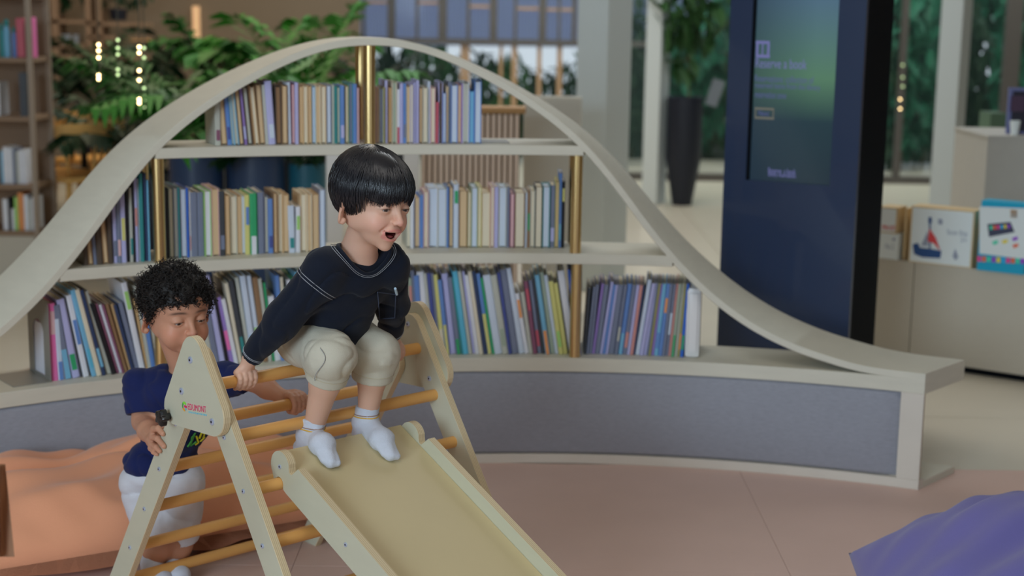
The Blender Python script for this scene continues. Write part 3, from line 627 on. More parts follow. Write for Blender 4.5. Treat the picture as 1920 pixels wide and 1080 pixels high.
# ------------------------------------------------------------------ people: bodies grown as one smooth surface from a distance field
class Field:
    def __init__(s, lo, hi, h):
        s.lo = np.array(lo, np.float32); s.h = h; s.n = np.maximum(4, np.ceil((np.array(hi)-np.array(lo))/h).astype(int)+1)
        s.a = np.full(s.n, .05, np.float32)
    def box(s, lo, hi):
        i0 = np.clip(np.floor((np.array(lo)-s.lo)/s.h).astype(int), 0, s.n-1); i1 = np.clip(np.ceil((np.array(hi)-s.lo)/s.h).astype(int)+1, 1, s.n)
        if (i1 <= i0).any(): return None, None
        g = [s.lo[k]+s.h*np.arange(i0[k], i1[k], dtype=np.float32) for k in range(3)]
        return (slice(i0[0], i1[0]), slice(i0[1], i1[1]), slice(i0[2], i1[2])), (g[0][:, None, None], g[1][None, :, None], g[2][None, None, :])
    def put(s, fn, lo, hi, k=.006, sub=False):
        pad = k+3*s.h; sl, g = s.box(np.array(lo)-pad, np.array(hi)+pad)
        if sl is None: return
        d = fn(*g); a = s.a[sl]
        if sub: d = -d; h = np.maximum(k-np.abs(a-d), 0)/max(k, 1e-6); s.a[sl] = np.maximum(a, d)+h*h*k*.25
        else: h = np.maximum(k-np.abs(a-d), 0)/max(k, 1e-6); s.a[sl] = np.minimum(a, d)-h*h*k*.25
    def cone(s, a, b, ra, rb, k=.006, sub=False, flat=None):
        a = np.array(a, float); b = np.array(b, float); ba = b-a; L = max(1e-9, ba@ba); r = max(ra, rb)
        def fn(x, y, z):
            px, py, pz = x-a[0], y-a[1], z-a[2]; t = np.clip((px*ba[0]+py*ba[1]+pz*ba[2])/L, 0, 1)
            return np.sqrt((px-ba[0]*t)**2+(py-ba[1]*t)**2+(pz-ba[2]*t)**2)-(ra+(rb-ra)*t)
        s.put(fn, np.minimum(a, b)-r, np.maximum(a, b)+r, k, sub)
    def chain(s, pts, rs, k=.006):
        for i in range(len(pts)-1): s.cone(pts[i], pts[i+1], rs[i], rs[i+1], k)
    def ell(s, c, R, r, k=.006, sub=False, clip=None):
        c = np.array(c, float); R = np.array(R, float); r = np.array(r, float); m = r.max()
        def fn(x, y, z):
            px, py, pz = x-c[0], y-c[1], z-c[2]
            q = [R[0, i]*px+R[1, i]*py+R[2, i]*pz for i in range(3)]
            k0 = np.sqrt((q[0]/r[0])**2+(q[1]/r[1])**2+(q[2]/r[2])**2); k1 = np.sqrt((q[0]/r[0]**2)**2+(q[1]/r[1]**2)**2+(q[2]/r[2]**2)**2)+1e-9
            d = k0*(k0-1)/k1
            if clip: d = np.maximum(d, clip(q))
            return d
        s.put(fn, c-m, c+m, k, sub)
    def displace(s, fn, band=.012):
        m = np.abs(s.a) < band; i = np.nonzero(m)
        P = [s.lo[k]+s.h*i[k] for k in range(3)]; s.a[m] += fn(*P).astype(np.float32)
    def cut(s, fn, k=.004):   # remove where fn<0 ... keep fn>0
        g = [s.lo[k2]+s.h*np.arange(s.n[k2], dtype=np.float32) for k2 in range(3)]; d = -fn(g[0][:, None, None], g[1][None, :, None], g[2][None, None, :])
        s.a = np.maximum(s.a, d.astype(np.float32))
    def mesh(s, smooth_it=1):
        a = s.a; n = a < 0; c = np.zeros(np.array(a.shape)-1, np.uint8)
        for dx in (0, 1):
            for dy in (0, 1):
                for dz in (0, 1): c += n[dx:a.shape[0]-1+dx, dy:a.shape[1]-1+dy, dz:a.shape[2]-1+dz]
        act = (c > 0) & (c < 8); I, J, Kk = np.nonzero(act); ids = np.full(act.shape, -1, np.int32); ids[I, J, Kk] = np.arange(len(I))
        V = np.zeros((len(I), 3)); cnt = np.zeros(len(I))
        cor = [(x, y, z) for x in (0, 1) for y in (0, 1) for z in (0, 1)]
        for p in cor:
            for ax in range(3):
                if p[ax]: continue
                q = list(p); q[ax] = 1
                va = a[I+p[0], J+p[1], Kk+p[2]]; vb = a[I+q[0], J+q[1], Kk+q[2]]; x = (va < 0) != (vb < 0)
                t = np.where(x, va/np.where(x, va-vb, 1), 0)
                for k in range(3): V[:, k] += np.where(x, p[k]+(t if k == ax else 0), 0)
                cnt += x
        V = V/cnt[:, None]+np.stack([I, J, Kk], 1); V = V*s.h+s.lo
        faces = []
        for ax in range(3):
            sh = [slice(1, -1)]*3; sh[ax] = slice(0, -1); sh2 = [slice(1, -1)]*3; sh2[ax] = slice(1, None)
            A_, B_ = n[tuple(sh)], n[tuple(sh2)]; ii = np.nonzero(A_ != B_); base = [ii[k]+(0 if k == ax else 1) for k in range(3)]
            u, v = (ax+1) % 3, (ax+2) % 3
            def cell(du, dv): q = [b.copy() for b in base]; q[u] -= du; q[v] -= dv; return ids[q[0], q[1], q[2]]
            f = np.stack([cell(1, 1), cell(0, 1), cell(0, 0), cell(1, 0)], 1); inside = A_[ii]; f[~inside] = f[~inside][:, ::-1]; faces.append(f)
        F = np.concatenate(faces); F = F[(F >= 0).all(1)]
        for _ in range(smooth_it):
            S = np.zeros_like(V); N_ = np.zeros(len(V))
            for i, j in ((0, 1), (1, 2), (2, 3), (3, 0)):
                for p, q in ((i, j), (j, i)):
                    for k in range(3): S[:, k] += np.bincount(F[:, p], V[F[:, q], k], len(V))
                    N_ += np.bincount(F[:, p], minlength=len(V))
            V = V*.5+.5*S/np.maximum(N_, 1)[:, None]
        return V, F
def mesh_obj(name, V, F, m, parent, col=None):
    me = bpy.data.meshes.new(name); me.vertices.add(len(V)); me.vertices.foreach_set('co', V.astype(np.float32).ravel())
    me.loops.add(F.size); me.loops.foreach_set('vertex_index', F.ravel().astype(np.int32)); me.polygons.add(len(F))
    me.polygons.foreach_set('loop_start', np.arange(0, F.size, 4, dtype=np.int32)); me.polygons.foreach_set('use_smooth', np.ones(len(F), bool)); me.update(calc_edges=True); me.validate()
    if col is not None:
        at = me.color_attributes.new('Col', 'FLOAT_COLOR', 'POINT'); at.data.foreach_set('color', np.concatenate([col, np.ones((len(V), 1))], 1).astype(np.float32).ravel())
    return link(name, me, m, parent)
def P3(px, py, w_): return np.array(onplane(px, py, fp(0, 0, w_), Vector((FW.x, FW.y, 0))))
def npf(e, z, w_): return np.array(fp(e, z, w_))
def headM(yaw, pit, rol):
    f = np.array([math.sin(yaw), -math.cos(yaw), 0]); u = np.array([0, 0, 1.]); F_ = f*math.cos(pit)-u*math.sin(pit); U_ = u*math.cos(pit)+f*math.sin(pit); L_ = np.cross(U_, F_)
    c, s_ = math.cos(rol), math.sin(rol); return np.array([F_, L_*c+U_*s_, -L_*s_+U_*c]).T
def wob(P, seed, f=1.0):
    r = np.random.RandomState(seed); o = 0
    for k in range(5):
        d = r.normal(size=3); d /= np.linalg.norm(d); d2 = r.normal(size=3); ph = r.rand()*6
        o = o+np.sin((P[0]*d[0]+P[1]*d[1]+P[2]*d[2])*f*(1+.35*k)+ph+1.5*np.sin((P[0]*d2[0]+P[1]*d2[1]+P[2]*d2[2])*f*.6))/(1+.4*k)
    return o/2.6
def add_head(F, O, M, s=1.0, mouth='open', cheek=1.0):
    def T(v): return O+M @ (np.array(v)*s)
    def e(c, r, k=.01, sub=False, R=None, clip=None): F.ell(T(c), M if R is None else M @ R, np.array(r)*s, k*s, sub, clip)
    def c(a, b, ra, rb, k=.008, sub=False): F.cone(T(a), T(b), ra*s, rb*s, k*s, sub)
    e((-.012, 0, .028), (.090, .075, .074), .01)                # skull
    e((.030, 0, .022), (.052, .060, .055), .02)                 # forehead
    e((.034, 0, -.030), (.046, .050, .048), .025)               # face
    e((.026, 0, -.057), (.044, .037, .028), .02)                # jaw
    for y in (-1, 1):
        e((.050, y*.029, -.036), (.026, .025, .025), .014)      # cheek
        e((.000, y*.047, -.030), (.040, .017, .032), .02)
    e((.058 if mouth == 'open' else .067, 0, -.088 if mouth == 'open' else -.081), (.013, .015, .012), .014)               # chin
    e((.070, 0, -.050), (.020, .025, .018), .012)               # muzzle
    e((.034, 0, -.068), (.034, .034 if mouth == 'open' else .041, .022 if mouth == 'open' else .026), .018)               # under jaw
    if mouth != 'open':
        for y in (-1, 1): e((.050, y*.034, -.044), (.026, .024, .028), .016)
    for y in (-1, 1): e((.080, y*.029, .0005), (.012, .016, .010), .012, True)   # sockets
    c((.081, 0, .002), (.096, 0, -.024), .0055, .0080, .010)      # nose ridge
    e((.0965, 0, -.027), (.0085, .0085, .0072), .005)
    for y in (-1, 1): e((.089, y*.0095, -.0285), (.0085, .0058, .0058), .004); e((.0945, y*.0050, -.0345), (.0036, .0030, .0030), .0025, True)
    for y in (-1, 1):
        # closed lid ball, then the slit of the open eye
        e((.0665, y*.0285, -.0005), (.0155, .0165, .0145), .005)
        Rz = np.array(Matrix.Rotation(y*.22, 3, 'Z')) @ np.array(Matrix.Rotation(-y*.10, 3, 'X'))
        opn = .0021 if mouth == 'open' else .0026
        e((.0810, y*.0290, -.0018 if mouth == 'open' else -.0045), (.0095, .0125, opn), .0008, True, Rz)
        # ear
        Re = np.array(Matrix.Rotation(y*.85, 3, 'Z')) @ np.array(Matrix.Rotation(-.18, 3, 'Y'))
        e((-.018, y*.0765, -.026), (.0190, .0065, .0280), .005, False, Re)
        e((-.016, y*.0835, -.023), (.0120, .0060, .0190), .004, True, Re)
        c((-.008, y*.075, -.044), (-.010, y*.0755, -.048), .0065, .006, .004)
        c((-.015, y*.078, -.031), (-.009, y*.0775, -.014), .0032, .0028, .003)
    if mouth == 'open':
        e((.0800, 0, -.0470), (.0075, .0215, .0034), .004)       # upper lip
        e((.0725, 0, -.0700), (.0078, .0150, .0038), .005)       # lower lip
        e((.080, 0, -.0500), (.024, .0225, .0180), .0018, True, None, lambda q: q[2]+.0008*s-0*q[0])  # opening: flat above, round below
        for y in (-1, 1): c((.0845, y*.0165, -.035), (.071, y*.0290, -.049), .0012, .0016, .010, True)
    else:
        e((.0885, 0, -.0475), (.0062, .0150, .0042), .004); e((.0870, 0, -.0555), (.0064, .0130, .0046), .004)
        e((.0955, 0, -.0515), (.0050, .0165, .0011), .0015, True)
    return T
def head_colour(V, O, M, s, base, lip, brow=(.015, .010, .009), cheekc=None, openm=True):
    q = (V-O) @ M/s; col = np.tile(np.array(base), (len(V), 1))
    def blend(mask, c): nonlocal col; m = np.clip(mask, 0, 1)[:, None]; col = col*(1-m)+np.array(c)*m
    g = lambda c, r: np.exp(-(((q-np.array(c))/np.array(r))**2).sum(1))
    fr = q[:, 0] > .03
    for y in (-1, 1): blend(.45*g((.06, y*.036, -.034), (.03, .022, .018))*fr, lip if cheekc is None else cheekc)
    blend(.35*g((.10, 0, -.028), (.014, .012, .010)), lip)
    for y in (-1, 1): blend(.6*g((-.01, y*.08, -.01), (.02, .012, .03)), [base[0]*.95, base[1]*.75, base[2]*.7])
    for y in (-1, 1):   # brows
        u = (q[:, 1]*y-.030)/.0185; zz = (q[:, 2]-(.0200+.003*(1-u*u)-.002*u))/.0034
        blend(.85*np.exp(-(u**4))*np.exp(-zz**2)*fr, brow)
        uu = (q[:, 1]*y-.029)/.0135; z2 = (q[:, 2]-((.0012 if openm else -.0014)-.0016*uu*uu))/(.0021 if openm else .0014)
        blend(.95*np.exp(-uu**4)*np.exp(-z2**2)*(q[:, 0] > .06), brow)
    if openm:
        R_ = np.sqrt((q[:, 1]/.0240)**2+((q[:, 2]+.0580)/.0125)**2); blend(.6*np.exp(-((R_-1.02)/.24)**4)*(q[:, 0] > .060)*(np.abs(q[:, 1]) < .027), lip)
        blend(1.0*((np.abs(q[:, 1]) < .0228) & (q[:, 0] < .0755-(np.abs(q[:, 1])/.0228)**2*.013) & (q[:, 0] > .045) & (q[:, 2] > -.0680) & (q[:, 2] < -.0488)), (.09, .014, .014))
    else:
        blend(.9*np.exp(-(q[:, 1]/.0155)**4)*np.exp(-((q[:, 2]+.0515)/.0068)**4)*(q[:, 0] > .08), lip)
    return col
M_eye = mat('eye white', (.40, .38, .38), .12, spec=.6); M_iris = mat('dark iris', (.018, .009, .006), .08, spec=.7, coat=.6); M_gl = mat('teeth', (.78, .74, .68), .25); M_tongue = mat('tongue', (.42, .10, .11), .4)
def eyes(O, M, s, parent, gaze):
    for y in (-1, 1):
        c = O+M @ (np.array((.0670, y*.0285, -.0005))*s); b = NB(); bmesh.ops.create_uvsphere(b, u_segments=24, v_segments=16, radius=.0128*s, matrix=Matrix.Translation(c)); o = obj('eyeball', b, M_eye, parent, smooth=True)
        g = M @ np.array(gaze); g = g/np.linalg.norm(g); b = NB(); p = c+g*.0046*s; bmesh.ops.create_uvsphere(b, u_segments=20, v_segments=12, radius=.0087*s, matrix=Matrix.Translation(p)); obj('iris', b, M_iris, o, smooth=True)
def fingers_grip(F, c, u, n, side, s=1.0, r=.0135, spread=.0115, a0=-60, a1=190, off=0, k=.0022, cnt=4):
    # four fingers wrapped round a bar: c on the axis, u along it (towards little finger), n from bar to the back of the hand, side = way the fingers go over
    c, u, n, side = [np.array(v, float) for v in (c, u, n, side)]
    for i in range(cnt):
        rf = (.0068, .0070, .0067, .0058)[i]*s; ln = (.90, 1, .95, .80)[i]; p = c+u*((i-1.5)*spread*s+off); pts = []
        m = 7
        for q in range(m):
            a = math.radians(a0+(a1-a0)*ln*q/(m-1)); R = r+rf*1.0; pts.append(p+(n*math.cos(a)+side*math.sin(a))*R)
        F.chain(pts, [rf*(1.12-.28*q/(m-1)) for q in range(m)], k)
M_skin = attr_mat('skin', .46, .38, bump=.06, bscale=700, sss=.12)
def stitch(name, pts, parent, m, r=.0006): b = NB(); tube(b, pts, r, 4); return obj(name, b, m, parent)
M_sh1 = mat('black navy cotton jersey', A(15, 20, 31), .92, sheen=.12, bump=.35, bscale=900, spec=.2); M_st = mat('white thread', (.42, .45, .5), .7)
M_pt = mat('sand cotton twill', A(156, 152, 138), .9, sheen=.1, bump=.4, bscale=700); M_pts = mat('sand cuff', A(180, 172, 148), .9, bump=.4, bscale=700)
M_sk = mat('white knit sock', A(164, 168, 178), .9, sheen=.12, bump=.6, bscale=620); M_sy = mat('mustard stripe', A(176, 140, 60), .9); M_sb = mat('brown stripe', A(128, 106, 96), .9)
SK1 = np.array(A(172, 137, 118)); SK2 = np.array(A(158, 116, 94))
# ================================================================== boy on the frame
H1, H1S = (46, 7, -5, -.294, 3.12, 1.003), .93
H2, H2S = (37, 9, 1, -.784, 3.42, .702), .94
b1 = thing('person', 'laughing boy in black top and beige trousers sitting on the climbing frame', 'person')
def solve_head(q): return headM(math.radians(q[0]), math.radians(q[1]), math.radians(q[2])), np.array(q[3:6])
M1, O1 = solve_head(H1); S1 = H1S
nk0 = npf(.150, .878, .312); nk1 = O1+M1 @ np.array((-.022, 0, -.075))
hipR, hipL = npf(.025, .688, .262), npf(.025, .688, .350)
knR, knL = P3(622, 668, .235)+0, P3(703, 664, .372)
anR, anL = P3(590, 795, .235), P3(690, 772, .372)
shR, shL = npf(.150, .860, .222), npf(.160, .858, .385)
elR, elL = npf(.098, .750, .146), npf(.085, .745, .455)
hdR, hdL = npf(.012, .6145, .104), npf(.012, .6145, .512)      # on the top rung axis
wrR, wrL = npf(.030, .662, .112), npf(.022, .664, .500)
lo = np.array([-1.05, 2.72, .38]); hi = np.array([.10, 3.62, 1.16])
Wn, En, Un = np.array((FW.x, FW.y, 0)), np.array((FE.x, FE.y, 0)), np.array((0, 0, 1.))
def bounds(pts, pad): p = np.array(pts); return p.min(0)-pad, p.max(0)+pad
Fb = Field(*bounds([O1, nk0, hipR, hipL, knR, knL, anR, anL, shR, shL, elR, elL, hdR, hdL, anR-Un*.08, anL-Un*.08], .105), .0019)
add_head(Fb, O1, M1, S1, 'open')
Fb.cone(nk0, nk1, .034, .034, .02); Fb.cone(nk0, nk0*.6+nk1*.4, .040, .034, .02)
Fb.ell(npf(.13, .845, .312), np.array([En, Wn, Un]).T, (.05, .085, .06), .02); Fb.ell(npf(.075, .765, .308), np.array([En, Wn, Un]).T, (.06, .075, .08), .03); Fb.ell(npf(.02, .69, .306), np.array([En, Wn, Un]).T, (.06, .08, .055), .03)
for S_, E_, W_, Hd, sg in ((shR, elR, wrR, hdR, -1), (shL, elL, wrL, hdL, 1)):
    Fb.cone(S_, E_, .029, .023, .015); Fb.cone(E_, W_, .023, .0155, .012)
    nn = (W_-Hd); nn -= Wn*(nn@Wn); nn /= np.linalg.norm(nn); back = Hd+nn*.022
    Fb.cone(W_, back, .0150, .0125, .008); 
    for i in range(4): Fb.cone(W_*.6+back*.4, Hd+nn*.0205+Wn*(i-1.5)*.0115, .010, .0085, .006)
    sd = En if True else -En
    fingers_grip(Fb, Hd, -Wn*sg*-1, nn, sd, 1.0, .0135, .0118, 10, 205)
    tb = Hd-Wn*sg*.0 +nn*.016-Wn*sg*0-En*.012
    Fb.chain([W_*.5+back*.5-Wn*sg*.010, tb-Wn*sg*.016, Hd-En*.020-Wn*sg*.020+nn*.002, Hd-En*.016-Wn*sg*.022-nn*.014], [.0095, .0085, .0075, .0065], .004)
for hp, kn, an in ((hipR, knR, anR), (hipL, knL, anL)):
    Fb.cone(hp, kn, .050, .038, .02); Fb.cone(kn, kn*.62+an*.38, .036, .033, .015); Fb.cone(kn*.62+an*.38, an, .033, .0225, .012)
V, Fc = Fb.mesh(1); colr = head_colour(V, O1, M1, S1, SK1, np.array(A(176, 98, 98)), cheekc=np.array(A(188, 128, 116)))
mesh_obj('body', V, Fc, M_skin, b1, colr); del Fb
eyes(O1, M1, S1, b1, (.85, -.18, -.16))
T1 = lambda v: O1+M1 @ (np.array(v)*S1)
b = NB()
for i in range(-3, 4):
    if i == 0: continue
    x_ = (abs(i)-.5)*.0048*np.sign(i); p = T1((.0722-24*x_*x_, x_, -.0516)); bx(b, (0, 0, 0), (.003, .0044, .0046), Matrix.Translation(p) @ Matrix(M1.tolist()).to_4x4(), bev=.0008)
obj('upper_teeth', b, M_gl, b1, smooth=True)
b = NB(); bmesh.ops.create_uvsphere(b, u_segments=16, v_segments=10, radius=1, matrix=Matrix.Translation(T1((.0650, 0, -.0640))) @ Matrix(M1.tolist()).to_4x4() @ Matrix.Diagonal((.009, .0095, .0035, 1))); obj('tongue', b, M_tongue, b1, smooth=True)
# shirt
Fs = Field(*bounds([nk0, hipR, hipL, shR, shL, elR, elL, wrR, wrL], .10), .003)
EW = np.array([En, Wn, Un]).T
Fs.ell(npf(.135, .842, .305), EW, (.062, .098, .058), .03); Fs.ell(npf(.090, .775, .302), EW, (.080, .092, .080), .04); Fs.ell(npf(.045, .700, .302), EW, (.088, .100, .060), .03)
Fs.cone(npf(.140, .872, .26), npf(.145, .874, .345), .030, .030, .03)
for S_, E_, W_ in ((shR, elR, wrR), (shL, elL, wrL)):
    Fs.cone(npf(.12, .83, .25 if S_ is shR else .355), S_, .050, .042, .03); Fs.cone(S_, E_, .044, .037, .02); Fs.cone(E_, W_+(E_-W_)*.06, .037, .0275, .018)
def folds(P):
    r = .0028*wob(P, 3, 32)+.0008*wob(P, 5, 85)+.0055*(1-np.abs(wob(P, 22, 30)))**8
    return r
Fs.displace(lambda *P: folds(P))
# neck opening and hem, cuffs
neckdir = (nk1-nk0)/np.linalg.norm(nk1-nk0)
nc = nk0+neckdir*.010+En*.018
Rn = np.array(Vector(neckdir*.6+Un*.4+En*.18).to_track_quat('Z', 'Y').to_matrix()); Fs.ell(nc+neckdir*.022, Rn, (.053, .053, .036), .004, True)
Fs.cut(lambda x, y, z: z-(.650+.0*(x)))
for S_, W_ in ((elR, wrR), (elL, wrL)):
    d_ = (W_-S_)/np.linalg.norm(W_-S_); c_ = W_-d_*.004; R_ = np.array(Vector(d_).to_track_quat('Z', 'Y').to_matrix())
    Fs.ell(c_+d_*.032, R_, (.06, .06, .032), .002, True)
V, Fc = Fs.mesh(2); sh = mesh_obj('long_sleeved_top', V, Fc, M_sh1, b1); SHV = V; del Fs
def on_surface(V, p, d, rad=.01):   # farthest surface point near the line p + t d
    q = V-p; t = q@d; r = np.linalg.norm(q-t[:, None]*d, axis=1); m = (r < rad) & (t > -.02)
    if not m.any(): return None
    i = np.argmax(np.where(m, t, -9)); return p+d*t[i]
def ring_stitch(name, V, c, ax, parent, m, n=60, r=.0007, a0=0, a1=360, push=.0006, rmax=.2):
    ax = ax/np.linalg.norm(ax); X, Y = frame(Vector(ax)); X, Y = np.array(X), np.array(Y); pts = []
    sl = np.abs((V-c)@ax) < .004; Vs = V[sl]; 
    for k in range(n+1):
        a = math.radians(a0+(a1-a0)*k/n); d = X*math.cos(a)+Y*math.sin(a); q = Vs-c; ang = np.arctan2(q@Y, q@X); da = np.abs((ang-a+PI) % (2*PI)-PI); rr = np.linalg.norm(q-np.outer(q@ax, ax), axis=1); mm_ = (da < .22) & (rr < rmax)
        if mm_.any(): pts.append(c+d*(np.median(rr[mm_])+push))
    if len(pts) > 3:
        pts = np.array(pts); 
        if a1-a0 == 360: pts = np.array([(pts[i-1]+pts[i]+pts[(i+1) % (len(pts)-1)])/3 for i in range(len(pts)-1)]+[(pts[-2]+pts[0]+pts[1])/3])
        return stitch(name, pts, parent, m, r)
for W_, E_ in ((wrR, elR), (wrL, elL)):
    d_ = (W_-E_)/np.linalg.norm(W_-E_)
    for off in (.012, .0155): ring_stitch('cuff_stitching', SHV, W_-d_*off, d_, sh, M_st, rmax=.05)
# neck band and its double seam, laid on the cloth round the opening
Bp = nk0-Un*.075-En*.02
def ring_on(sc_, push):
    q = []
    for k in range(60):
        a = 2*PI*k/60; t_ = nc-Rn[:, 2]*.006+(Rn[:, 0]*math.cos(a)+Rn[:, 1]*math.sin(a))*.053*sc_; d = (t_-Bp)/np.linalg.norm(t_-Bp); p = on_surface(SHV, Bp, d, .006); q.append(p if p is not None else t_)
    q = np.array(q)
    for _ in range(4): q = (np.roll(q, 1, 0)+q*2+np.roll(q, -1, 0))/4
    c_ = q.mean(0); q = q+(q-Bp)/np.linalg.norm(q-Bp, axis=1)[:, None]*push; return np.vstack([q, q[:1]])
b = NB(); tube(b, list(ring_on(.93, -.001)), .0046, 8, caps=False); obj('neck_band', b, M_sh1, sh, smooth=True)
for sc_ in (1.07, 1.16): stitch('neck_stitching', ring_on(sc_, .0012), sh, M_st, .00055)
for off in (.030, .037):
    d_ = (elR-shR)/np.linalg.norm(elR-shR); ring_stitch('shoulder_stitching', SHV, shR+d_*off, d_, sh, M_st, a0=0, a1=360, rmax=.062)
# chest pocket
pc0 = P3(728, 578, .40)
# trousers
Fp_ = Field(*bounds([hipR, hipL, knR, knL], .10), .0028)
Fp_.ell(npf(.018, .676, .306), EW, (.085, .104, .058), .02)
cuffs = []
for hp, kn, an in ((hipR, knR, anR), (hipL, knL, anL)):
    d_ = (an-kn)/np.linalg.norm(an-kn); ce = kn+d_*.052
    Fp_.cone(hp, kn, .064, .053, .02); Fp_.cone(kn+d_*.004, ce, .0525, .043, .015); cuffs.append((ce, d_))
Fp_.displace(lambda *P: .0036*wob(P, 11, 30)+.0010*wob(P, 13, 80)+.0006*wob(P, 14, 180)+.0042*(1-np.abs(wob(P, 21, 26)))**9)
for ce, d_ in cuffs:
    R_ = np.array(Vector(d_).to_track_quat('Z', 'Y').to_matrix()); Fp_.ell(ce+d_*.034, R_, (.07, .07, .034), .003, True)
    Fp_.cone(ce-d_*.013, ce-d_*.001, .0472, .0462, .0015); Fp_.ell(ce+d_*.028, R_, (.07, .07, .026), .002, True)
for hp, kn in ((hipR, knR), (hipL, knL)):   # crotch crease
    pass
V, Fc = Fp_.mesh(1); tr = mesh_obj('rolled_trousers', V, Fc, M_pt, b1); TRV = V; del Fp_
for ce, d_ in cuffs: ring_stitch('hem_stitching', TRV, ce-d_*.0125, d_, tr, mat('sand thread', A(150, 140, 118), .8), rmax=.06)
M_dkst = mat('dark seam thread', A(84, 86, 96), .8)
s_pts = []
for f in np.linspace(0, 1, 14):
    p = P3(600+10*math.sin(f*5), 652+f*62, .235); s_pts.append(p)
def proj_to(V, pts, view=None, push=.001):
    out = []; C0 = np.array((0, 0, H))
    for p in pts:
        d = (p-C0)/np.linalg.norm(p-C0); q = V-C0; t = q@d; r = np.linalg.norm(q-t[:, None]*d, axis=1); m_ = r < .005
        if m_.any(): out.append(C0+d*(t[m_].min()-push))
    return out
q = proj_to(TRV, s_pts)
if len(q) > 3: stitch('side_seam', q, tr, M_dkst, .0006)
# chest pocket on the top: laid on the surface facing the reader
pk = [(708, 548), (742, 552), (740, 596), (712, 598)]
q = []
for i in range(4):
    a, c_ = np.array(pk[i]), np.array(pk[(i+1) % 4])
    for f in np.linspace(0, 1, 8)[:-1]: q.append(P3(*(a+(c_-a)*f), .36))
q = proj_to(SHV, q)
if len(q) > 6: stitch('chest_pocket_seam', q+[q[0]], sh, mat('grey blue thread', A(52, 60, 78), .8), .0011)
b = NB(); q = proj_to(SHV, [P3(741, 541, .38), P3(744, 552, .38)], push=.002)
if len(q) == 2: tube(b, q, .003, 6); obj('pocket_tag', b, mat('pale tag', A(150, 170, 215), .6), sh)
else: b.free()
# socks
def sock(an, heel, ball, toe, toes=True):
    F_ = Field(*bounds([an, heel, ball, toe], .06), .002); up_ = np.array((0, 0, 1.)); kn = an+(an-heel)*0
    F_.cone(an+up_*.012, an*.5+heel*.5, .0265, .026, .01); F_.cone(heel, ball, .0195, .0205, .012); F_.cone(an*.6+heel*.4, ball+up_*.004, .023, .018, .02); F_.cone(ball, toe, .0205, .0135, .01)
    d = (toe-ball)/np.linalg.norm(toe-ball); sd = np.cross(d, up_); sd /= np.linalg.norm(sd)
    F_.cone(ball+sd*.010, ball-sd*.010, .0185, .0185, .012)
    for k, y in enumerate((-1.6, -.7, .1, .8, 1.5)): F_.cone(ball+sd*y*.009+d*.008, toe+sd*y*.0085+d*((.006, .004, .002, -.002, -.008)[k]), .0095, .0078, .0045)
    F_.displace(lambda *P: .0007*wob(P, 17, 120)+.0004*wob(P, 19, 260))
    F_.cut(lambda x, y, z: (an[2]+.014)-z+0*x+0*y)
    return F_
for (an, hl, bl, to) in ((anR, P3(566, 838, .235), P3(605, 861, .215), P3(620, 871, .205)), (anL, P3(675, 812, .372), P3(716, 837, .358), P3(732, 845, .352))):
    # keep soles on the board
    def seat(p, r): q = Vector((p[0], p[1]))-FA; e = q.dot(FE); return np.array([p[0], p[1], surf(max(e, .10))+r])
    bl, to, hl = seat(bl, .0205), seat(to, .0135), hl
    F_ = sock(an, hl, bl, to); V, Fc = F_.mesh(1); so = mesh_obj('sock', V, Fc, M_sk, b1)
    for dz, m_, r_ in ((-.004, M_sb, .0013), (-.0085, M_sy, .0016)): ring_stitch('sock_stripe', V, an+np.array((0, 0, dz)), np.array((0, 0, 1.)), so, m_, r=r_, push=.0002, rmax=.04)
# hair: smooth bowl cut, a cap with many strands over it
def cap_field(O, M, s, rr, cc, cutfn, h=.0025, extra=None):
    F_ = Field(*bounds([O], .14), h); F_.ell(O+M @ (np.array(cc)*s), M, np.array(rr)*s, .004)
    if extra: extra(F_)
    def keep(x, y, z):
        px, py, pz = x-O[0], y-O[1], z-O[2]; q = [(M[0, i]*px+M[1, i]*py+M[2, i]*pz)/s for i in range(3)]; return cutfn(q)*s
    F_.cut(keep); return F_
M_hair = mat('straight black hair', (.014, .015, .020), .27, spec=.7); M_hair2 = mat('curly black hair', (.014, .011, .010), .55, spec=.4)
def hl1(az):   # lower edge of the hair (local z) by azimuth from the face, degrees
    return np.interp(az, [-180, -150, -128, -112, -99, -90, -80, -70, -60, -52, -44, -34, -20, -8, 6, 20, 40, 60, 75, 90, 110, 140, 180], [-.074, -.070, -.056, -.034, -.010, -.016, -.034, -.020, .006, .026, .016, .012, .014, .022, .030, .022, .016, .004, -.024, -.016, -.030, -.060, -.074])
def cutf(q):
    az = np.degrees(np.arctan2(q[1], q[0]+.012)); return q[2]-hl1(az)
Fh = cap_field(O1, M1, S1, (.102, .087, .090), (-.012, 0, .030), cutf); V, Fc = Fh.mesh(2); hr = mesh_obj('hair', V, Fc, M_hair, b1); del Fh
rs = random.Random(5); b = NB()
cr_ = np.array((-.040, .012, .118))   # crown
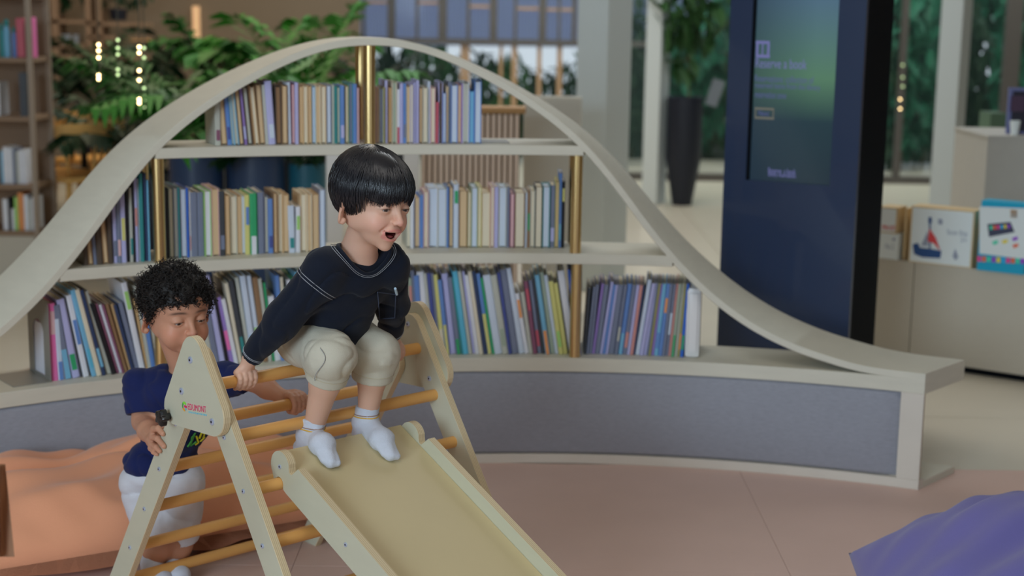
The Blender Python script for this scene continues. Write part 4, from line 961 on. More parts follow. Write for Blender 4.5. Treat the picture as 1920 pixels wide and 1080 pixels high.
for k in range(2300):
    az = rs.uniform(-180, 180); azr = math.radians(az); pts = []
    zl = hl1(az)+rs.uniform(-.010, .004); n_ = 9
    start = rs.uniform(0, .25); lay = rs.uniform(.985, 1.035); fr_ = math.radians(rs.uniform(-14, 14))
    for i in range(n_):
        f = start+(1-start)*i/(n_-1)
        # elevation from crown to hairline over the ellipsoid
        aa = azr+fr_*f
        zt = (zl-.030)/.090; el1 = math.asin(max(-.95, min(.95, zt))); el = PI/2*(1-f)+el1*f
        p = np.array((-.012+.1035*math.cos(el)*math.cos(aa), .0885*math.cos(el)*math.sin(aa), .030+.0915*math.sin(el)))
        p = p*1.0; p[0] += -.028*(1-f)**2; p[1] += .010*(1-f)**2
        if f > .8: p = p+np.array((math.cos(aa), math.sin(aa), 0))*(-.004*(f-.8)/.2)*1
        c0 = np.array((-.012, 0, .030)); pts.append(T1(c0+(p-c0)*lay))
    r0 = rs.uniform(.0009, .0018); tube(b, pts, [r0*(1-.75*(i/(n_-1))**2) for i in range(n_)], 3, caps=False)
obj('hair_strands', b, M_hair, hr, smooth=True)
# ================================================================== toddler behind the frame
b2 = thing('person', 'curly haired toddler in navy shirt and white shorts standing behind the climbing frame', 'person')
M2, O2 = solve_head(H2); S2 = H2S
def Q3(px, py, Y): return np.array(ony(px, py, Y))
Y2 = 3.46
nkb = Q3(350, 695, Y2+.02); nkb1 = O2+M2 @ np.array((-.022, 0, -.07))
sR, sL = Q3(262, 722, Y2+.03), Q3(424, 712, Y2+.02)
eR, wR_ = Q3(268, 790, Y2+.0), Q3(288, 826, 3.30)
hR = Q3(303, 822, 3.235)
eL, wL_ = Q3(470, 712, 3.44), Q3(532, 745, 3.395)
r0a = npf(-.13, .494, .335)
pel = Q3(303, 880, Y2+.04); hpR, hpL = Q3(268, 905, Y2+.04), Q3(340, 905, Y2+.04)
kR, kL = Q3(300, 1020, Y2+.05), Q3(334, 1020, Y2+.08); aR = np.array([Q3(292, 1095, Y2+.06)[0], 3.50, .055]); aL = np.array([Q3(326, 1095, Y2+.09)[0], 3.53, .055])
XY = np.eye(3); rx = np.array(Matrix.Rotation(math.radians(28), 3, 'Z'))
FB = Field(*bounds([O2, sR, sL, eR, wR_, hR, eL, wL_, r0a, pel, kR, kL, aR, aL, aR-Un*.055], .10), .0020)
add_head(FB, O2, M2, S2, 'shut')
FB.cone(nkb, nkb1, .036, .033, .02); FB.ell(nkb-Un*.055, rx, (.085, .055, .06), .02); FB.ell(nkb*.5+pel*.5, rx, (.075, .06, .09), .03); FB.ell(pel, rx, (.07, .06, .06), .03)
FB.cone(sR, eR, .028, .024, .015); FB.chain([eR, eR*.5+wR_*.5, wR_], [.025, .024, .0165], .012)
FB.cone(sL, eL, .028, .024, .015); FB.chain([eL, eL*.5+wL_*.5, wL_], [.025, .0235, .0165], .012)
# right hand hooked over the near rear leg: palm behind its edge, fingers on the face
def legp(px, py, w_=.0185): return P3(px, py, w_)
palm_ = legp(291, 826, .030)-En*.012
FB.cone(wR_, palm_, .0150, .0140, .01)
for (t0, t1, t2, rf) in (((292, 806), (300, 803), (309, 813), .0066), ((290, 820), (299, 822), (311, 836), .0068), ((288, 834), (296, 838), (303, 845), .0064), ((286, 842), (291, 847), (297, 851), .0055)):
    a_ = legp(*t0, .020)-En*.008; b_ = legp(*t1, .0175)-Wn*rf*.6; c_ = legp(*t2, .0180)-Wn*rf*.75
    FB.chain([palm_, a_, b_, c_], [.0105, rf*1.15, rf*1.05, rf*.9], .0035)
FB.chain([palm_, palm_-En*.004+Wn*.018+Un*.02, palm_+En*.004+Wn*.030+Un*.024], [.011, .0085, .0065], .004)
# left hand gripping the upper rear rung
nn = wL_-r0a; nn -= Wn*(nn@Wn); nn = nn/np.linalg.norm(nn); nn = nn*.6+Un*.8; nn /= np.linalg.norm(nn); bk_ = r0a+nn*.020
FB.cone(wL_, bk_+Wn*.006, .0155, .0135, .008)
for i in range(4): FB.cone(wL_*.55+bk_*.45, r0a+nn*.0205+Wn*(i-1.2)*.0112, .011, .0088, .006)
sdv = np.cross(Wn, nn); sdv = sdv if sdv@En > 0 else -sdv
fingers_grip(FB, r0a+Wn*.004, Wn, nn, sdv, 1.0, .0135, .0112, 10, 195)
FB.chain([bk_-Wn*.012, r0a-sdv*.018-Wn*.012+nn*.006, r0a-sdv*.016-Wn*.008-nn*.012, r0a-sdv*.002-Wn*.004-nn*.022], [.010, .0085, .0078, .0068], .004)
for hp, kn, an in ((hpR, kR, aR), (hpL, kL, aL)):
    FB.cone(hp, kn, .048, .036, .015); FB.chain([kn, kn*.55+an*.45, an], [.034, .033, .023], .012)
V, Fc = FB.mesh(1); colr = head_colour(V, O2, M2, S2, SK2, np.array(A(150, 84, 78)), cheekc=np.array(A(176, 106, 86)), openm=False)
mesh_obj('body', V, Fc, M_skin, b2, colr); del FB
eyes(O2, M2, S2, b2, (.85, -.05, -.42))
M_sh2 = mat('navy cotton tee', A(20, 28, 66), .9, sheen=.1, bump=.35, bscale=900, spec=.2); M_sho = mat('white cotton shorts', A(168, 170, 176), .9, sheen=.1, bump=.4, bscale=700)
FS = Field(*bounds([nkb, sR, sL, eR, eL, pel], .11), .003)
mid_ = nkb*.5+pel*.5
FS.ell(nkb-Un*.045, rx, (.100, .064, .055), .03); FS.ell(mid_-Un*.005, rx, (.092, .072, .085), .04); FS.ell(pel+Un*.022+rx[:, 0]*0, rx, (.094, .076, .055), .03)
FS.cone(nkb-Un*.03-np.array((.05, 0, 0)), sR, .045, .040, .025); FS.cone(nkb-Un*.03+np.array((.05, 0, 0)), sL, .045, .040, .025)
FS.cone(sR, sR*.28+eR*.72, .041, .039, .02); FS.cone(sL, sL*.30+eL*.70, .041, .036, .02)
FS.displace(lambda *P: .0028*wob(P, 23, 40)+.0012*wob(P, 25, 90)+.005*(1-np.abs(wob(P, 26, 28)))**8)
nd = (nkb1-nkb)/np.linalg.norm(nkb1-nkb); FS.ell(nkb+nd*.034+np.array((.004, -.012, 0)), np.eye(3), (.052, .050, .036), .003, True)
for S_, E_, f_ in ((sR, eR, .74), (sL, eL, .72)):
    d_ = (E_-S_)/np.linalg.norm(E_-S_); R_ = np.array(Vector(d_).to_track_quat('Z', 'Y').to_matrix()); FS.ell(S_+(E_-S_)*f_+d_*.03, R_, (.07, .07, .030), .002, True)
hem_z = pel[2]-.012; FS.cut(lambda x, y, z: z-hem_z+0*x+0*y)
V, Fc = FS.mesh(2); s2 = mesh_obj('short_sleeved_shirt', V, Fc, M_sh2, b2); S2V = V; del FS
# yellow and green print on the shirt front
M_yp = flat('yellow print', A(220, 180, 40)); M_gp = flat('green print', A(30, 120, 60))
for m_, pts in ((M_gp, [(352, 838), (360, 826), (366, 812), (360, 820), (358, 836), (368, 828)]), (M_yp, [(374, 822), (378, 812), (384, 812), (380, 824), (375, 828), (384, 820)]), (M_yp, [(368, 818), (372, 830), (366, 834)])):
    q = proj_to(S2V, [Q3(x, y, 3.38) for x, y in pts])
    if len(q) > 2: stitch('shirt_print', q, s2, m_, .0024)
FT = Field(*bounds([pel, hpR, hpL, kR, kL], .09), .003)
FT.ell(pel-Un*.01, rx, (.088, .070, .05), .02)
hems = []
for hp, kn in ((hpR, kR), (hpL, kL)):
    he = hp+(kn-hp)*.80; FT.cone(hp, he, .059, .054, .012); hems.append((he, (kn-hp)/np.linalg.norm(kn-hp)))
FT.displace(lambda *P: .0022*wob(P, 31, 45)+.0012*wob(P, 33, 100)+.005*(1-np.abs(wob(P, 34, 28)))**8)
for he, d_ in hems: R_ = np.array(Vector(d_).to_track_quat('Z', 'Y').to_matrix()); FT.ell(he+d_*.032, R_, (.062, .062, .030), .002, True)
V, Fc = FT.mesh(1); t2 = mesh_obj('shorts', V, Fc, M_sho, b2); del FT
for an in (aR, aL):
    hl = np.array([an[0]-.008, an[1]+.012, .024]); bl = np.array([an[0]+.028, an[1]-.045, .022]); to = np.array([an[0]+.040, an[1]-.066, .0165])
    F_ = sock(an, hl, bl, to); V, Fc = F_.mesh(1); mesh_obj('sock', V, Fc, M_sk, b2)
def hl2(az):
    a = abs(az); return np.interp(a, [0, 25, 45, 60, 72, 84, 95, 110, 130, 155, 180], [.046, .044, .034, .020, -.008, -.018, .006, -.018, -.040, -.054, -.058])
def cutf2(q): return q[2]-hl2(np.degrees(np.arctan2(q[1], q[0]+.012)))
Fh = cap_field(O2, M2, S2, (.098, .084, .084), (-.014, 0, .030), cutf2); Fh.displace(lambda *P: .004*wob(P, 41, 110)); V, Fc = Fh.mesh(1); hr2 = mesh_obj('hair', V, Fc, M_hair2, b2); del Fh
T2 = lambda v: O2+M2 @ (np.array(v)*S2)
b = NB(); rs = random.Random(8); nc_ = 0
while nc_ < 1250:
    az = rs.uniform(-PI, PI); u_ = rs.uniform(-.8, 1); el = math.asin(u_); zl = hl2(math.degrees(az))
    p = np.array((-.014+.097*math.cos(el)*math.cos(az), .083*math.cos(el)*math.sin(az), .030+.083*math.sin(el)))
    if p[2] < zl+.002: continue
    nc_ += 1; n0 = np.array((math.cos(el)*math.cos(az), math.cos(el)*math.sin(az), math.sin(el))); down = np.array((0, 0, -1.))+n0*n0[2]; down /= max(.2, np.linalg.norm(down))
    fw = np.array((.5, 0, 0)); dr = down*.7+n0*.45+fw*rs.uniform(0, .8)+np.array([rs.uniform(-.5, .5) for _ in range(3)]); dr /= np.linalg.norm(dr)
    X, Y = frame(Vector(dr)); X, Y = np.array(X), np.array(Y); R_ = rs.uniform(.0035, .0075); L_ = rs.uniform(.012, .026); tr_ = rs.uniform(1.0, 1.9); ph = rs.random()*6; m = 13; pts = []
    for i in range(m):
        f = i/(m-1); a = ph+2*PI*tr_*f; pts.append(T2(p+n0*.001+dr*L_*f+(X*math.cos(a)+Y*math.sin(a))*R_*(1-.35*f)))
    r0 = rs.uniform(.0010, .0019); tube(b, pts, [r0*(1-.6*(i/(m-1))) for i in range(m)], 3, caps=False)
obj('curls', b, M_hair2, hr2, smooth=True)
# ------------------------------------------------------------------ kiosk
M_kb = mat('dark blue metal', A(23, 37, 62), .34, spec=.5, coat=.3); M_ks = mat('black kiosk side', (.006, .008, .012), .6, spec=.05)
kA = ony(1346, 600, 5.2); kB = ony(1592, 600, 4.95); kA.z = kB.z = FZ
kx = (kB-kA); kw = kx.length; kx.normalize(); kn = Vector((kx.y, -kx.x, 0)); kd = .30
kio = thing('information_kiosk', 'tall dark blue floor standing touchscreen kiosk behind the bench', 'kiosk')
def kp(s, z, d=0): p = kA+kx*s-kn*d; return Vector((p.x, p.y, z))
def kbox(nm, s0, s1, z0, z1, d0, d1, m, bev=0):
    b = NB(); hexa(b, [kp(s0, z0, d0), kp(s1, z0, d0), kp(s1, z0, d1), kp(s0, z0, d1), kp(s0, z1, d0), kp(s1, z1, d0), kp(s1, z1, d1), kp(s0, z1, d1)]); 
    return obj(nm, b, m, kio)
def kuv(px, py): p = onplane(px, py, kA, kn); return (p-kA).dot(kx), p.z
s0, zb_ = kuv(1398, 337); s1, _ = kuv(1556, 337); KT = 2.15
kbox('body', 0, kw, FZ, KT, .02, kd*.52, M_ks); kbox('rear_body', .004, kw-.004, FZ, KT-.01, kd*.52+.006, kd, M_ks)
kbox('front_frame', 0, s0, FZ, KT, 0, .02, M_kb); kbox('front_frame', s1, kw, FZ, KT, 0, .02, M_kb); kbox('front_frame', s0, s1, FZ, zb_, 0, .02, M_kb); kbox('front_frame', s0, s1, 1.95, KT, 0, .02, M_kb)
M_scr = bpy.data.materials.new('screen with painted reflection'); M_scr.use_nodes = True; t_ = M_scr.node_tree; bs = t_.nodes['Principled BSDF']; bs.inputs['Roughness'].default_value = .18; bs.inputs['Base Color'].default_value = (.02, .03, .035, 1)  # green-teal emission gradient paints the reflection of greenery onto the screen
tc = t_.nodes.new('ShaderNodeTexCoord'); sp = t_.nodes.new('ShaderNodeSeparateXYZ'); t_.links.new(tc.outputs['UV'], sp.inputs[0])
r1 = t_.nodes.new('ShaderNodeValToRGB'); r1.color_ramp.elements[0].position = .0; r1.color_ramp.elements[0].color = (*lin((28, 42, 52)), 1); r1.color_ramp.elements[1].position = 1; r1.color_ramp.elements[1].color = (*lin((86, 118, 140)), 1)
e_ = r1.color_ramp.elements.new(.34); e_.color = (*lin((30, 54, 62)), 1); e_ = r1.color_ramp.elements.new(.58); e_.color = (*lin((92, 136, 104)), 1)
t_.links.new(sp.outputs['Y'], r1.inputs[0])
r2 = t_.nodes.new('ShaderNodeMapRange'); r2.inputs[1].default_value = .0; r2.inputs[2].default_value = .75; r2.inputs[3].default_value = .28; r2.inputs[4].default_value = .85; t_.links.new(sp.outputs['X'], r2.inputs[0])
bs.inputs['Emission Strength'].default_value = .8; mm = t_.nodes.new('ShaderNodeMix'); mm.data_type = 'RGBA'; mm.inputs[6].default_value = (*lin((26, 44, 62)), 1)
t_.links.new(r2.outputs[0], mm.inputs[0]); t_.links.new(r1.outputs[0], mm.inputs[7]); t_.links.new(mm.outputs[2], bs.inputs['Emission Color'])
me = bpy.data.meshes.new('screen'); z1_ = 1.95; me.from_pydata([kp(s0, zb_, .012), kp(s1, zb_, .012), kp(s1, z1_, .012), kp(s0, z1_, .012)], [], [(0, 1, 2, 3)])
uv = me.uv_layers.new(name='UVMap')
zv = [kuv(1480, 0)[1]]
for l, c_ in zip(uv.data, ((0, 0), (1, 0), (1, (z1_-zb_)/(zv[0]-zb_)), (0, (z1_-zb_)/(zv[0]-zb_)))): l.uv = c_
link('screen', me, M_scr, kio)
kbox('screen_edge', s0, s0+.010, zb_, 1.95, .002, .012, M_ks)
M_tx = mat('screen lettering', (.02, .02, .03), .5, emit=lin((98, 100, 150)), es=1.0); M_tx2 = mat('screen lettering dim', (.02, .02, .03), .5, emit=lin((72, 78, 122)), es=1.0)
M_txb = mat('screen button outline', (.02, .02, .02), .5, emit=lin((92, 92, 84)), es=1.0)
def ktext(s, px0, px1, py0, py1, m, nm='lettering'):
    a = kuv(px0, py1); c = kuv(px1, py0); o = kp(a[0], a[1], .0105); X = kx; Y = Vector((0, 0, 1)); Z = kn
    Mx = Matrix(((X.x, Y.x, Z.x, o.x), (X.y, Y.y, Z.y, o.y), (X.z, Y.z, Z.z, o.z), (0, 0, 0, 1)))
    t = text_mesh(nm, s, .02, Mx, m, kio, ext=.0004); fit_text(t, o, X, Y, c[0]-a[0], c[1]-a[1])
ktext('Reserve a book', 1414, 1511, 112, 127, M_tx); ktext('Reservations: collection of', 1413, 1524, 144, 153, M_tx2); ktext('reserved items from the library', 1413, 1536, 159, 168, M_tx2); ktext('reservation zone', 1413, 1472, 174, 183, M_tx2)
ktext('Next', 1420, 1440, 208, 217, M_tx2); ktext('Reserve  a book', 1438, 1490, 318, 325, M_tx); ktext('library reservations', 1438, 1490, 327, 333, M_tx)
def kring(px0, px1, py0, py1, th_, m, nm):
    for (a, b_, c, d) in ((px0, px1, py0, py0+th_), (px0, px1, py1-th_, py1), (px0, px0+th_, py0+th_, py1-th_), (px1-th_, px1, py0+th_, py1-th_)):
        p = kuv(a, d); q = kuv(b_, c); kbox(nm, p[0], q[0], p[1], q[1], .0098, .0115, m)
kring(1415, 1441, 77, 108, 5, M_tx, 'icon_bar'); p = kuv(1426, 104); q = kuv(1429, 82); kbox('icon_bar', p[0], q[0], p[1], q[1], .0098, .0115, M_tx)
kring(1413, 1449, 203, 223, 2.5, M_txb, 'button_outline')
# ------------------------------------------------------------------ low display plinths and toy boxes, right
M_cab = mat('greige laminate', A(150, 144, 132), .5, noise=.05, nscale=30, stretch=(1, 1, 8)); M_cab2 = mat('cool greige laminate', A(142, 140, 134), .5, noise=.04, nscale=20)
ca = Vector((1.82, 5.88, 0)); cb = Vector((2.03, 5.73, 0)); cx_ = (cb-ca).normalized(); cn = Vector((cx_.y, -cx_.x, 0))
def cp(s, z, d=0): p = ca+cx_*s-cn*d; return Vector((p.x, p.y, z))
def cuv(px, py): p = onplane(px, py, ca, cn); return (p-ca).dot(cx_), p.z
def cbox(nm, s0, s1, z0, z1, d0, d1, m, par=None):
    b = NB(); hexa(b, [cp(s0, z0, d0), cp(s1, z0, d0), cp(s1, z0, d1), cp(s0, z0, d1), cp(s0, z1, d0), cp(s1, z1, d0), cp(s1, z1, d1), cp(s0, z1, d1)])
    return obj(nm, b, m, par)
sA = cuv(1650, 500)[0]-.35; sB = cuv(1709, 600)[0]; sC = sB+.62
for k, (a, c, lab) in enumerate(((sA, sB-.004, 'low greige display plinth beside the dark kiosk'), (sB, sC, 'wide low greige display plinth carrying the sailing boat toy box'))):
    t = thing('display_plinth', lab, 'plinth', 'low display plinths'); cbox('carcass', a+.002, c-.002, FZ+.03, .413, .012, .5, M_cab, t); cbox('door', a, c, FZ+.03, .413, 0, .011, M_cab, t); cbox('toe_kick', a+.002, c-.002, FZ, FZ+.03, .03, .5, M_ks, t); cbox('plinth_top', a-.001, c+.001, .413, .421, -.002, .5, M_cab, t)
def boxlab(px0, px1, py0, py1, dep, d0, name, label, face, side, artw=None, mb=None):
    a = cuv(px0, py1); c = cuv(px1, py0); t = thing(name, label, 'box', 'toy boxes on the plinths'); z0 = .4215; z1 = c[1]
    b = NB(); hexa(b, [cp(a[0], z0, d0), cp(c[0], z0, d0), cp(c[0], z0, d0+dep), cp(a[0], z0, d0+dep), cp(a[0], z1, d0), cp(c[0], z1, d0), cp(c[0], z1, d0+dep), cp(a[0], z1, d0+dep)])
    obj('carton', b, side, t)
    m_ = .006
    b = NB(); 
    if face: cbox('front_panel', a[0]+m_, c[0]-m_, z0+(.004 if not mb else mb), z1-.006, d0-.0012, d0, face, t); b.free()
    return t, a[0], c[0], z0, z1, d0
M_wh = mat('white card', A(178, 186, 198), .5); M_kr = mat('kraft card', A(166, 146, 112), .7); M_tq = mat('turquoise card', A(20, 130, 160), .45)
M_red = flat('red print', A(170, 56, 58)); M_nv = flat('navy print', A(34, 62, 104)); M_gy = flat('grey print', A(120, 126, 140)); M_or2 = flat('orange print', A(190, 130, 60))
def cpoly(par, nm, pts, m, d):
    b = NB(); pr = [cuv(*p) for p in pts]; prism(b, pr, lambda s, z, w_: cp(s, z, w_), d-.0024, d-.0013); obj(nm, b, m, par)
def ctext(par, s, px0, px1, py0, py1, m, d):
    a = cuv(px0, py1); c = cuv(px1, py0); o = cp(a[0], a[1], d-.0016); X = cx_; Y = Vector((0, 0, 1)); Z = cn
    Mx = Matrix(((X.x, Y.x, Z.x, o.x), (X.y, Y.y, Z.y, o.y), (X.z, Y.z, Z.z, o.z), (0, 0, 0, 1))); t = text_mesh('lettering', s, .02, Mx, m, par, ext=.0004); fit_text(t, o, X, Y, c[0]-a[0], c[1]-a[1])
t, *_r, d = boxlab(1646, 1684, 390, 437, .1, .0, 'toy_box', 'small white toy box upper of two beside the kiosk', M_wh, M_kr); ctext(t, 'MINI SET', 1654, 1680, 424, 430, M_red, d)
for ch in t.children: ch.location.z += 0
t2, *_r, d = boxlab(1646, 1686, 437, 485, .1, .0, 'toy_box', 'small white toy box lower of two beside the kiosk', M_wh, M_wh); cpoly(t2, 'picture_shape', [(1672, 450), (1678, 444), (1678, 452)], M_gy, d); ctext(t2, 'No 2', 1660, 1676, 458, 466, M_gy, d)
zc = cuv(1660, 437)[1]
for ch in t.children:
    if ch.name.startswith('carton'):
        for v in ch.data.vertices:
            if v.co.z < .43: v.co.z = zc+.001
    if ch.name.startswith('front_panel'):
        for v in ch.data.vertices:
            if v.co.z < .44: v.co.z = zc+.006
for ch in t2.children:
    if ch.name.startswith('carton') or ch.name.startswith('front_panel'):
        for v in ch.data.vertices:
            if v.co.z > zc: v.co.z = zc
t, *_r, d = boxlab(1688, 1699, 392, 486, .09, .02, 'toy_box', 'narrow kraft brown toy box standing behind the white ones', None, M_kr)
t, *_r, d = boxlab(1703, 1829, 396, 496, .1, -.004, 'toy_box', 'white toy box picturing a sailing boat with a red sail', M_wh, M_kr)
cpoly(t, 'hull', [(1712, 458), (1722, 455), (1726, 464), (1744, 466), (1766, 470), (1764, 484), (1730, 482), (1715, 476)], M_nv, d)
cpoly(t, 'sail', [(1744, 428), (1740, 452), (1752, 456), (1764, 470), (1756, 446)], M_red, d-.001); cpoly(t, 'mast', [(1743, 412), (1746, 412), (1746, 466), (1743, 466)], M_nv, d); cpoly(t, 'small_sail', [(1741, 432), (1728, 460), (1741, 461)], M_gy, d-.001)
cpoly(t, 'pennant', [(1742, 407), (1748, 407), (1748, 418), (1742, 418)], M_nv, d-.001); cpoly(t, 'badge', [(1760, 410), (1768, 411), (1768, 421), (1760, 420)], M_gy, d)
ctext(t, 'Stow Ship', 1776, 1815, 433, 442, M_gy, d); ctext(t, '3+', 1802, 1814, 446, 454, M_gy, d); cpoly(t, 'small_boat', [(1787, 480), (1792, 466), (1798, 482), (1792, 488)], M_gy, d)
t, *_r, d = boxlab(1834, 1932, 382, 510, .08, -.02, 'game_box', 'turquoise game box with a pictured console and coloured pieces', None, M_tq)
pa_ = [(1840, 386), (1934, 390), (1934, 486), (1834+6, 474)]; cpoly(t, 'white_panel', pa_, M_wh, d)
cpoly(t, 'console_picture', [(1855, 419), (1898, 415), (1906, 434), (1858, 443)], flat('dark print', A(52, 56, 74)), d-.001)
cols = [A(60, 170, 140), A(230, 90, 60), A(200, 60, 120), A(40, 140, 210), A(240, 170, 60), A(120, 60, 160)]
for k in range(6):
    x0_ = 1859+k*6.6; cpoly(t, 'picture_square', [(x0_, 422-k*.4), (x0_+5, 421.5-k*.4), (x0_+6, 429-k*.6), (x0_+1, 430-k*.6)], flat('print %d' % k, cols[k]), d-.002)
for k, (x_, y_, c_) in enumerate(((1864, 452, 0), (1882, 450, 4), (1901, 445, 5), (1902, 458, 1))): cpoly(t, 'picture_piece', [(x_, y_), (x_+10, y_-3), (x_+11, y_+3), (x_+2, y_+6)], flat('print %d' % c_, cols[c_]), d-.001)
for k in range(10): cpoly(t, 'picture_piece', [(1836+k*9, 479+k*.5), (1843+k*9, 479+k*.5), (1843+k*9, 489+k*.5), (1836+k*9, 489+k*.5)], flat('print %d' % ((k*5+2) % 6), cols[(k*5+2) % 6]), d-.001)
ctext(t, 'GENIUS 8+', 1870, 1892, 392, 396, M_gy, d); cpoly(t, 'badge', [(1898, 392), (1911, 393), (1911, 408), (1898, 407)], M_or2, d)
# upper unit with framed card and cup
pu = ony(1853, 255, 6.6)
t = thing('display_cabinet', 'tall grey display cabinet behind the game box', 'cabinet'); b = NB(); bx(b, (pu.x+.45, 6.85, (pu.z+FZ)/2), (.9, .5, pu.z-FZ-.012)); obj('carcass', b, M_cab2, t); b = NB(); bx(b, (pu.x+.45, 6.85, pu.z-.004), (.91, .51, .012)); obj('cabinet_top', b, M_cab2, t)
t = thing('framed_card', 'dark framed card standing on the tall grey cabinet', 'frame'); p = ony(1886, 250, 6.72); q = ony(1940, 165, 6.72)
b = NB(); bx(b, ((p.x+q.x)/2, 6.72, (pu.z+.003+q.z)/2), (q.x-p.x, .02, q.z-pu.z-.003)); obj('frame', b, mat('silver blue frame', A(84, 90, 130), .3), t)
b = NB(); bx(b, ((p.x+q.x)/2, 6.708, (pu.z+q.z)/2), (q.x-p.x-.03, .008, q.z-pu.z-.03)); obj('card', b, mat('dark card', A(28, 28, 40), .4), t)
b = NB(); bx(b, ((p.x+q.x)/2-.02, 6.702, q.z-.07), (.06, .006, .07)); obj('card_picture', b, mat('card picture', A(60, 44, 62), .5), t)
t = thing('cup', 'small white paper cup before the dark framed card', 'cup'); c_ = ony(1902, 250, 6.66); b = NB(); lathe(b, [(.0, 0), (.016, 0), (.023, .062), (.0215, .062), (.015, .004), (0, .004)], (c_.x, c_.y, pu.z+.003), 20); obj('cup_body', b, M_wh, t, smooth=True, ang=40)
gb = ony(1858, 212, 8.2); ge = ony(1888, 212, 8.2); b = NB(); bx(b, ((gb.x+ge.x)/2, 8.3, (gb.z+FZ)/2), (ge.x-gb.x, .2, gb.z-FZ)); tag(obj('green_panel', b, mat('moss green board', A(62, 82, 66), .6)), 'moss green upright board behind the tall grey cabinet', 'board')
# ------------------------------------------------------------------ slatted counter, ribbed screen
M_bat = mat('light wood batten', A(182, 166, 154), .6); M_bk = mat('brown counter back', A(124, 102, 78), .7); M_cap = mat('oak counter cap', A(140, 108, 70), .5)
a = ony(789, 330, 6.5); c = ony(975, 215, 6.42); ct_ = thing('slatted_counter', 'counter faced with upright light wood battens behind the bookcase', 'counter'); zt_ = c.z
b = NB(); bx(b, ((a.x+c.x)/2, 6.56, (FZ+zt_)/2), (c.x-a.x, .08, zt_-FZ)); obj('back_panel', b, M_bk, ct_)
n = 17; st = (c.x-a.x)/n
for i in range(n):
    b = NB(); bx(b, (a.x+st*(i+.5), 6.505, (FZ+zt_)/2), (st*.6, .03, zt_-FZ-.01)); obj('batten', b, M_bat, ct_)
b = NB(); bx(b, ((a.x+c.x)/2+.01, 6.56, zt_+.012), (c.x-a.x+.03, .16, .024)); obj('counter_cap', b, M_cap, ct_)
M_pw = mat('off white panel', A(190, 192, 190), .5)
t = thing('white_frame', 'off white upright frame beside the slatted counter', 'frame')
for x0, x1 in ((612, 640), (757, 785)):
    p = ony(x0, 300, 6.3); q = ony(x1, 300, 6.3); b = NB(); bx(b, ((p.x+q.x)/2, 6.32, .46), (q.x-p.x, .06, .94)); obj('upright', b, M_pw, t)
p = ony(612, 300, 6.3); q = ony(785, 300, 6.3); b = NB(); bx(b, ((p.x+q.x)/2, 6.32, .94), (q.x-p.x, .06, .03)); obj('rail', b, M_pw, t)
rb = thing('ribbed_screen', 'pale grey finely ribbed screen standing beside the slatted counter', 'screen'); p = ony(983, 180, 7.0); q = ony(1092, 180, 7.0)
b = NB(); bx(b, ((p.x+q.x)/2, 7.03, (p.z+FZ)/2), (q.x-p.x, .03, p.z-FZ)); obj('screen_panel', b, mat('pale grey panel', A(160, 158, 150), .7), rb)
b = NB(); n = 26
for i in range(n): bx(b, (p.x+(q.x-p.x)*(i+.5)/n, 7.008, (p.z+FZ)/2), ((q.x-p.x)/n*.55, .014, p.z-FZ-.01))
o = obj('rib', b, mat('pale grey rib', A(182, 180, 172), .7), rb); o['kind'] = 'stuff'
# ------------------------------------------------------------------ plants
GR = [mat('palm green', A(24, 66, 18, .5), .5, spec=.3, noise=.4, nscale=4), mat('deep green', A(14, 38, 18, .5), .5, noise=.4, nscale=4), mat('fresh green', A(34, 90, 20, .5), .5, noise=.3, nscale=4), mat('garden green', A(44, 84, 34, .5), .55, noise=.5, nscale=2), mat('blue green', A(20, 74, 54, .5), .5, noise=.4, nscale=3)]
M_pot = mat('dark blue planter', A(34, 50, 76), .35, spec=.5); M_pot2 = mat('petrol blue planter', A(28, 76, 92), .35); M_pot3 = mat('black planter', A(16, 20, 30), .45); M_stem = mat('stem', A(70, 62, 40, .5), .7); M_soil = mat('potting soil', A(60, 44, 34, .5), .9)
rnd = random.Random(3)
def frond_bm(b, p0, d, L, droop, n=15, leaf=.24, w=.014, rn=rnd):
    d = Vector(d).normalized(); pts = []
    for i in range(13):
        f = i/12; p = Vector(p0)+Vector((d.x*L*f, d.y*L*f, d.z*L*f-droop*L*f*f)); pts.append(p)
    tube(b, pts, [.006*(1-.7*i/12) for i in range(13)], 5)
    side = Vector((-d.y, d.x, 0)).normalized() if abs(d.z) < .98 else Vector((1, 0, 0))
    for k in range(n):
        f = .22+.78*k/(n-1); i = min(11, int(f*12)); p = pts[i].lerp(pts[i+1], f*12-i); t = (pts[i+1]-pts[i]).normalized()
        ln = leaf*L*(1-.55*abs(f-.45)/.55)*1.1
        for s_ in (-1, 1):
            dr = (side*s_*.85+t*.65+Vector((0, 0, rn.uniform(-.35, .05)))).normalized(); m_ = p+dr*ln*.5+Vector((0, 0, .01)); e_ = p+dr*ln+Vector((0, 0, -.25*ln))
            wv_ = dr.cross(Vector((0, 0, 1))).normalized()*w
            v = [b.verts.new(q) for q in (p, m_-wv_, e_, m_+wv_)]; b.faces.new(v)
